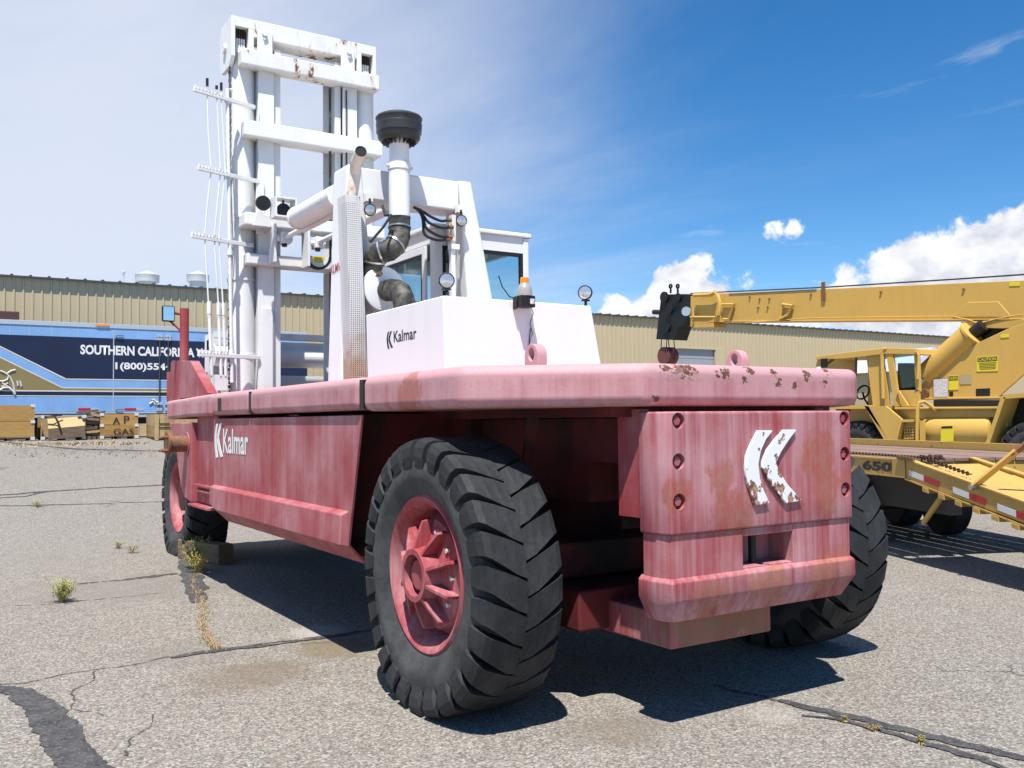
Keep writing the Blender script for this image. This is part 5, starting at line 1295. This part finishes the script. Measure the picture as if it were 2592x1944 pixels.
    # running gear
    for u in (2.2, 3.3):
        for v in (.42, WID-.72):
            c = P(u, v+.15, .42); m = MB(); m.lathe(c-LV*.15, LV, [(0,0),(0,.2),(-.01,.36),(.04,.42),(.26,.42),(.31,.36),(.3,0)], 28); m.build('wheel', M['rubber'], t)
        m = MB(); m.cyl(P(u,.3,.42), P(u,WID-.3,.42), .06); m.build('axle', M['black'], t)
    m = MB(); m.prism([P(.1,.6,.5), P(LEN,.6,.5), P(LEN,.75,.5), P(.1,.75,.5)], (0,0,zb-.5)); m.prism([P(.1,1.75,.5), P(LEN,1.75,.5), P(LEN,1.9,.5), P(.1,1.9,.5)], (0,0,zb-.5)); m.build('frame_rail', M['black'], t)
    a = c3(1225,770,.1); m = MB(); m.bar(a, V(a.x,a.y,.45)+LAX*.35, .03, .05); m.build('support_leg', M['yellowlow'], t)
    for u in (5.6,):
        for v in (.3, 2.1): m = MB(); m.prism([P(u,v,0), P(u+.12,v,0), P(u+.12,v+.12,0), P(u,v+.12,0)], (0,0,zb)); m.build('landing_leg', M['black'], t)
    # binding chain lying along the deck
    m = MB(); rnd = random.Random(5); v = .22; s = -.9; i = 0
    cz = zt+.012
    while s < 3.2:
        v_ = .20+.03*sin(s*2.1); c = P(s if s > 0 else s, v_, cz if s > 0 else zt-sl*(-s)+.03); r = .034
        m.lathe(c, (LV if i % 2 else V(0,0,1)), [(-.006,.012),(.006,.012),(.006,.024),(-.006,.024)], 10, close=True); s += .036; i += 1
    for k in range(26):
        c = P(-.1+rnd.uniform(-.2,.2), .25+rnd.uniform(-.05,.05), cz+rnd.uniform(0,.03)); m.lathe(c, (rnd.uniform(-1,1), rnd.uniform(-1,1), rnd.uniform(-1,1)), [(-.006,.012),(.006,.012),(.006,.024),(-.006,.024)], 10, close=True)
    tag(m.build('binding_chain', M['darkrust'], org=P(1,.2,cz)), 'rusty binding chain lying along the lowboy deck', 'chain')
lowboy()

# ================================================================== yellow mobile crane
def K(x, cx, cy): return XP(x, 1600+cx*.44846, 650+cy*.44846)
def crane():
    t = thing('mobile_crane', (18.3, 12.5, 0), 'yellow rough terrain mobile crane with lowered telescopic boom', 'crane')
    Yw = M['yellow']
    def plate(name, x, pts, th, parent=None, mt=None, bevel=.01):
        m = MB(); m.prism([K(x, *p) for p in pts], (th,0,0)); return m.build(name, mt or Yw, parent or t, bevel=bevel)
    XB = 18.0
    bm = plate('boom', XB, [(500,207),(2330,127),(2330,350),(490,365)], .62)
    plate('boom_section', XB+.07, [(330,222),(520,212),(520,362),(325,388)], .48, bm)
    plate('boom_collar', XB-.03, [(480,205),(512,205),(500,368),(468,368)], .68, bm)
    plate('boom_flange', XB-.02, [(460,365),(490,362),(2330,348),(2330,353),(490,368)], .66, bm)
    plate('boom_rib', XB-.015, [(545,208),(1040,183),(1040,187),(545,212)], .02, bm, M['rust'], 0)
    plate('boom_lower_nose', XB+.07, [(322,386),(460,372),(460,398),(340,402)], .48, bm)
    plate('boom_patch', XB-.012, [(1805,340),(1895,256),(2065,252),(2130,325),(2130,340)], .02, bm)
    # tip sheave head in black
    hd = plate('boom_head', XB+.05, [(165,212),(320,210),(330,300),(318,390),(262,395),(238,470),(135,465),(150,330)], .5, None, M['black'])
    for (cx, cy, r) in ((185,228,.16),(215,300,.12),(200,400,.12),(262,230,.12)):
        c = K(XB+.03, cx, cy); m = MB(); m.cyl(c, c+V(-.05,0,0), r, n=20); m.build('head_sheave', M['black'], hd)
    for cx in (218, 258): c = K(XB+.2, cx, 205); m = MB(); m.cyl(c, c+V(0,0,.18), .03); m.lathe(c+V(0,0,.2),(1,0,0),[(-.02,.03),(.02,.03),(.02,.07),(-.02,.07)],12,close=True); m.build('rope_eye', M['black'], hd)
    m = MB(); m.cyl(K(XB+.1,122,312), K(XB+.1,168,314), .07); m.build('head_pin', M['black'], hd)
    c = K(XB-.02,312,310); m = MB(); m.cyl(c+V(0,0,0), c+V(-.1,-.05,0), .13, n=16); m.build('boom_lamp', M['lens'], hd)
    # boom furniture
    def bars(name, pts, r=.03, x=XB-.06):
        m = MB(); m.tube([K(x, *p) for p in pts], r, 6); return m.build(name, Yw, bm)
    bars('bracket', [(510,268),(575,268),(545,352),(515,352)], .04); bars('bracket', [(850,268),(905,275),(880,330),(835,352)], .04); bars('bracket', [(850,268),(835,352)], .03)
    bars('bracket', [(330,340),(470,340)], .035); bars('bracket', [(345,285),(345,340)], .035); bars('bracket', [(480,215),(495,260),(485,330)], .07)
    bars('bracket', [(350,217),(440,213),(470,200)], .06)
    bars('hydraulic_line', [(640,372),(830,358),(1035,345),(1270,342),(1525,338),(1808,336),(1900,355),(1955,378),(2050,352),(2118,338),(2210,325)], .014)
    for p in ((720,240),(775,238),(712,288),(766,286),(665,228),(1010,214),(1405,200),(1872,184)):
        c = K(XB-.01, *p); m = MB(); m.cyl(c, c+V(-.02,0,0), .028, n=8); m.build('stud', M['rust'], bm)
    c = K(XB-.01,1082,195); m = MB(); m.box(c+V(-.03,-.05,-.22), c+V(0,.05,.22)); m.build('guide_block', M['rust'], bm)
    m = MB(); m.tube([K(XB+.3,330,207), K(XB+.3,1090,172), K(XB+.3,1800,128), K(XB+.3,2330,92)], .018, 6); m.build('wire_rope', M['hose'], bm)
    # hook block and rope falls
    hb = thing('hook_block', K(XB+.3,200,560), 'dark red hook block hanging from the crane boom head', 'hook block')
    o = ORG[hb.name]
    m = MB(); m.cyl(o+V(-.16,0,0), o+V(-.02,0,0), .26, n=28); m.cyl(o+V(.06,0,0), o+V(.2,0,0), .26, n=28); m.build('sheave', mat('dark red sheave paint', (.16,.055,.05), .6), hb)
    for q_ in (-.018,.022): m = MB(); m.prism([o+V(q_,-.26,.2), o+V(q_,.26,.2), o+V(q_,.16,-.5), o+V(q_,-.16,-.5)], (.03,0,0)); m.build('cheek_plate', M['redold'], hb)
    m = MB(); m.tube([o+V(0,0,-.45), o+V(0,0,-.62), o+V(0,.12,-.74), o+V(0,.05,-.9), o+V(0,-.12,-.86)], [.05,.06,.07,.06,.02], 10); m.build('hook', M['rust'], hb)
    m = MB()
    zt_ = K(XB+.3,200,470).z
    for dx, dy in ((-.09,-.2),(-.09,.2),(.12,-.2),(.12,.2)): m.cyl(o+V(dx,dy,0), V(o.x+dx,o.y+dy*.7,zt_+.1), .014, n=6)
    m.build('rope_fall', M['hose'], hb)
    # superstructure
    XS = 17.75
    ss = plate('turntable_side', XS, [(1615,800),(1618,735),(1690,662),(1900,510),(2110,410),(2330,330),(2330,560),(2075,785),(2060,800)], .05)
    plate('turntable_side', XS+1.0, [(1615,800),(1618,735),(1690,662),(1900,510),(2110,410),(2330,330),(2330,560),(2075,785),(2060,800)], .05)
    plate('turntable_bed', XS+.05, [(1620,780),(2060,780),(2060,800),(1620,800)], .95)
    plate('turntable_lip', XS-.06, [(1612,797),(2100,790),(2100,802),(1612,808)], 1.1)
    # boom pivot heel behind the plate
    plate('boom_heel', XB-.05, [(1850,368),(2330,345),(2330,400),(2090,405),(1900,400)], .7, None, None)
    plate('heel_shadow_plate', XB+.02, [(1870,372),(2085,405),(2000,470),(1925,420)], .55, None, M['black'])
    # luffing cylinder
    a = K(XB-.1,1672,668); b = K(XB-.1,1918,440); m = MB(); m.cyl(a, b, .27, n=28); m.cyl(b, b+(b-a)*.04, .29, n=28); lc = m.build('luffing_cylinder', Yw, t)
    m = MB(); m.cyl(b, K(XB-.1,1985,385), .13, n=20); m.build('cylinder_rod', M['black'], lc)
    m = MB(); m.tube([K(XB-.1,1640,690), K(XB-.1,1700,640), K(XB-.1,1790,530), K(XB-.1,1865,430)], .018, 6); m.tube([K(XB,1715,620), K(XB,1722,560), K(XB,1745,525), K(XB,1790,515)], .03, 8); m.tube([K(XB,1730,615), K(XB,1738,565), K(XB,1758,535), K(XB,1800,520)], .03, 8); m.tube([K(XB-.2,1620,690), K(XB-.2,1650,655), K(XB-.2,1700,630)], .03, 8); m.build('hydraulic_hoses', M['rust'], t)
    # counterweight at the rear of the turntable (outside the frame) and winch
    m = MB(); e = K(XS,2330,600); m.box((XS-.2,e.y-1.2,e.z-.5),(XS+1.4,e.y,e.z+.6)); m.build('crane_counterweight', Yw, t, bevel=.05)
    # decals
    def decal(pts, mt, title=None, x=XS-.004, lines=5):
        m = MB(); m.prism([K(x, *p) for p in pts], (-.006,0,0)); d = m.build('decal', mt, t)
        (l, tp), (r, _), (_, bt), _ = pts
        if title:
            q = K(x-.006, l, tp); w = K(x-.006, r, tp); bb = K(x-.006, l, bt); H_ = q.z-bb.z; Wd_ = (q-w).length
            m = MB(); m.prism([V(x-.0065,q.y-Wd_*.04,q.z-H_*.06), V(x-.0065,q.y-Wd_*.96,q.z-H_*.06), V(x-.0065,q.y-Wd_*.96,q.z-H_*.36), V(x-.0065,q.y-Wd_*.04,q.z-H_*.36)], (-.002,0,0)); m.build('decal_band', M['letterblack'], d)
            text('lettering', title, M['decal'], d, V(x-.0095, q.y-Wd_*.08, q.z-H_*.32), (0,-1,0), (0,0,1), H_*.22, Wd_*.84, bold=.02, thick=.001)
            rnd = random.Random(int(l))
            for k in range(lines):
                z = q.z-H_*(.45+k*.53/lines); a_ = rnd.uniform(.06,.16); m = MB(); m.box((x-.0088,q.y-Wd_*a_,z),(x-.0065,q.y-Wd_*(1-a_),z-H_*.035)); m.build('decal_text', M['letterblack'], d)
    decal([(1945,565),(2065,558),(2065,645),(1945,648)], M['decal'], 'CAUTION')
    decal([(1785,670),(1842,668),(1842,750),(1785,752)], M['decal'], 'CAUTION', lines=0)
    decal([(1850,668),(1915,665),(1915,718),(1850,720)], mat('buff data plate', (.42,.36,.2), .5), None)
    decal([(1702,692),(1782,688),(1782,790),(1702,792)], M['paper'], None, XS-.03)
    decal([(2080,438),(2128,434),(2128,455),(2080,458)], M['decal'], None)
    decal([(2130,143),(2190,140),(2190,163),(2130,166)], M['decal'], None, XB-.004)
    plate('access_hole', XS-.003, [(1940,745),(2020,742),(2020,785),(1940,787)], .01, None, M['black'], 0)
    plate('access_hole', XS-.003, [(1790,762),(1812,760),(1812,788),(1790,788)], .01, None, M['black'], 0)
    c = K(XS,1650,770); m = MB(); m.cyl(c, c+V(-.06,0,0), .12, n=20); m.build('pivot_pin', M['rust'], t)
    # carrier
    XK = 17.1
    plate('carrier_frame', XK+.35, [(1230,850),(2120,845),(2120,960),(1230,960)], 1.6)
    plate('turntable_ring', XK+.5, [(1700,808),(2060,808),(2060,850),(1700,850)], 1.4, None, M['black'])
    plate('carrier_deck', XK+.1, [(1480,850),(2100,846),(2100,858),(1480,862)], 2.1)
    plate('carrier_skirt', XK+.2, [(1490,860),(2060,857),(2060,905),(1490,925)], .05)
    # fenders with a sloping front leaf
    m = MB(); w = .75
    def leaf(pts, name='fender'):
        m = MB()
        for i in range(len(pts)-1):
            a, b = K(XK, *pts[i]), K(XK, *pts[i+1]); d = (b-a); n = V(0, -d.z, d.y).normalized()*.04
            m.hexa([a-n, a+n, a+n+V(w,0,0), a-n+V(w,0,0)], [b-n, b+n, b+n+V(w,0,0), b-n+V(w,0,0)])
        return m.build(name, Yw, t)
    leaf([(1100,850),(1325,847),(1432,1030)]); 
    m = MB(); m.prism([K(XK-.0,*p) for p in ((1310,842),(1430,842),(1530,925),(1500,1030),(1440,1032))], (.06,0,0)); m.build('fender_side', Yw, t)
    leaf([(2330,772),(2095,790),(2005,1055)])
    plate('wheel_arch_liner', XK+.5, [(2100,800),(2330,785),(2330,1060),(2015,1060)], .05, None, M['black'], 0)
    plate('wheel_arch_liner', XK+.5, [(1150,860),(1320,860),(1435,1040),(1150,1060)], .05, None, M['black'], 0)
    # tank
    a, b = K(XK+.2,1640,985), K(XK+.2,2030,985); r = (K(XK,1830,885).z-K(XK,1830,1095).z)/2*.98
    m = MB(); L_ = (b-a).length; m.lathe(a+V(r*.6,0,0), (0,-1,0), [(-.02,0),(-.02,r*.8),(.03,r*.94),(.10,r),(L_-.10,r),(L_-.03,r*.94),(L_,r*.82),(L_+.01,0)], 40); tk = m.build('fuel_tank', Yw, t)
    c = K(XK+.35,1810,880); m = MB(); m.cyl(c+V(0.1,0,-.1), c+V(.1,0,.05), .08, n=16); m.build('filler_cap', M['rust'], tk)
    xk = a.x+r*.6-r-.012
    m = MB(); q = [K(xk,*p) for p in ((1742,955),(1812,953),(1812,1040),(1742,1042))]; m.prism(q, (.02,0,0)); dk = m.build('decal', M['decal'], tk)
    m = MB(); m.prism([K(xk-.004,*p) for p in ((1746,957),(1808,955),(1808,967),(1746,969))], (.003,0,0)); m.build('decal_band', M['letterblack'], dk)
    # steps with expanded-metal backing and grab rail
    m = MB(); 
    for p in (((1492,1060),(1528,925)),((1640,925),(1640,1070))): m.bar(K(XK-.05,*p[0]), K(XK-.05,*p[1]), .05, .12, (1,0,0))
    for cy in (925, 1062): m.box(K(XK-.10,1520,cy)+V(0,0,-.03), K(XK+.25,1640,cy)+V(0,0,.03))
    m.build('steps', Yw, t)
    m = MB(); 
    for k in range(7):
        m.bar(K(XK,1535+k*15,935), K(XK,1545+k*15,1050), .02, .03); 
        m.bar(K(XK-.01,1535,945+k*16), K(XK-.01,1635,940+k*16), .02, .02)
    m.build('step_mesh', Yw, t)
    m = MB(); m.tube([K(XK-.08,1608,1065), K(XK-.08,1612,850), K(XK-.06,1622,822), K(XK-.04,1650,818), K(XK+.1,1690,845), K(XK+.15,1720,870)], .035, 8); m.build('grab_rail', Yw, t)
    # cab
    cx0, cx1 = 17.35, 18.35
    def cp(name, pts, x=17.35, th=.06, mt=None): return plate(name, x, pts, th, None, mt, .006)
    rp = [(1040,560),(1045,580),(1425,540),(1615,545),(1610,520),(1430,515)]
    plate('cab_roof', 17.28, [(1035,562),(1040,580),(1200,575),(1430,548),(1618,552),(1612,520),(1430,513),(1200,540)], 1.1)
    cp('cab_pillar', [(1045,580),(1075,575),(1060,620),(1035,620)]); cp('cab_pillar', [(1320,560),(1410,550),(1445,770),(1450,850),(1360,850)])
    cp('cab_pillar', [(1432,545),(1470,543),(1510,845),(1480,848)], 17.3); cp('cab_pillar', [(1590,540),(1618,540),(1625,760),(1600,762)], 17.35)
    cp('cab_panel', [(1490,755),(1620,752),(1620,845),(1510,848)]); cp('cab_sill', [(1230,840),(1480,840),(1480,860),(1230,860)], 17.35, 1.0)
    plate('cab_gusset', 17.25, [(1490,760),(1505,755),(1560,840),(1545,848)], .04)
    m = MB(); m.prism([K(18.28,*p) for p in ((1060,575),(1250,555),(1250,850),(1100,850))], (.05,0,0)); m.prism([K(18.28,*p) for p in ((1330,552),(1420,545),(1420,850),(1330,850))], (.05,0,0)); m.build('cab_far_wall', Yw, t)
    m = MB(); m.prism([K(17.38,*p) for p in ((1470,548),(1592,545),(1602,735),(1495,742))], (.01,0,0)); m.build('cab_window', M['glass'], t)
    m = MB(); m.prism([K(17.45,*p) for p in ((1405,560),(1430,555),(1448,735),(1420,735))], (.01,0,0)); m.build('cab_window', M['glass'], t)
    m = MB(); m.prism([K(18.0,*p) for p in ((1500,600),(1575,600),(1582,845),(1500,845))], (.3,0,0)); m.build('cab_seat', M['black'], t)
    m = MB(); m.tube([K(17.3,1418,800), K(17.3,1412,600), K(17.3,1412,540), K(17.3,1425,520), K(17.3,1440,520)], .04, 8); m.build('grab_rail', Yw, t); m = MB(); m.tube([K(17.3,1612,690), K(17.3,1618,560), K(17.3,1612,540), K(17.3,1600,535)], .03, 8); m.build('grab_rail', Yw, t)
    m = MB(); c = K(17.7,1302,765); m.lathe(c, (.2,1,.5), [(-.015,.15),(.015,.15),(.015,.18),(-.015,.18)], 20, close=True); m.tube([c, K(17.7,1310,800), K(17.7,1340,845)], .025, 6); m.build('steering_wheel', M['black'], t)
    m = MB(); m.tube([K(17.4,1095,610), K(17.4,1140,575)], .03, 6); m.build('cab_bar', M['rust'], t); m = MB(); m.tube([K(17.4,1265,570), K(17.4,1262,690)], .03, 6); m.build('cab_bar', M['rust'], t)
    m = MB(); m.box(K(17.15,1085,600)+V(0,-.05,-.1), K(17.2,1085,600)+V(0,.06,.1)); m.build('cab_mirror', M['black'], t)
    # wheels
    c1_ = K(XK+.05,1250,1080); c2_ = K(XK+.05,2270,1075)
    for c in (c1_, c2_):
        g0 = gz(0, c.y); R_ = .78
        wheel(t, (XK+.35, c.y, g0+R_), -1, R_, .52, .36, mrim=Yw, deep=True)
        wheel(t, (XK+2.15, c.y, g0+R_), 1, R_, .52, .36, mrim=Yw, deep=True)
        m = MB(); m.cyl((XK+.4,c.y,g0+R_),(XK+2.1,c.y,g0+R_),.2); m.build('axle', M['black'], t)
crane()
# far parked shed seen through the crane cab
m = MB(); p = YP(34, 2180, 960)
p = XP(30, 2215, 945)
sh = thing('storage_shed', (31, p.y+1, 0), 'small white shed with tiled roof beyond the crane cab', 'shed'); sh.location.z = gz(0, p.y); ORG[sh.name] = Vector(sh.location)
m.box((29.5,p.y-1.5,gz(0,p.y)),(33,p.y+2.5,p.z)); m.build('wall', M['siding'], sh)
m = MB(); m.hexa([(29.3,p.y-1.8,p.z),(33.2,p.y-1.8,p.z),(33.2,p.y+2.8,p.z),(29.3,p.y+2.8,p.z)], [(31.2,p.y-1.6,p.z+.9),(31.3,p.y-1.6,p.z+.9),(31.3,p.y+2.6,p.z+.9),(31.2,p.y+2.6,p.z+.9)]); m.build('roof', M['galv'], sh)
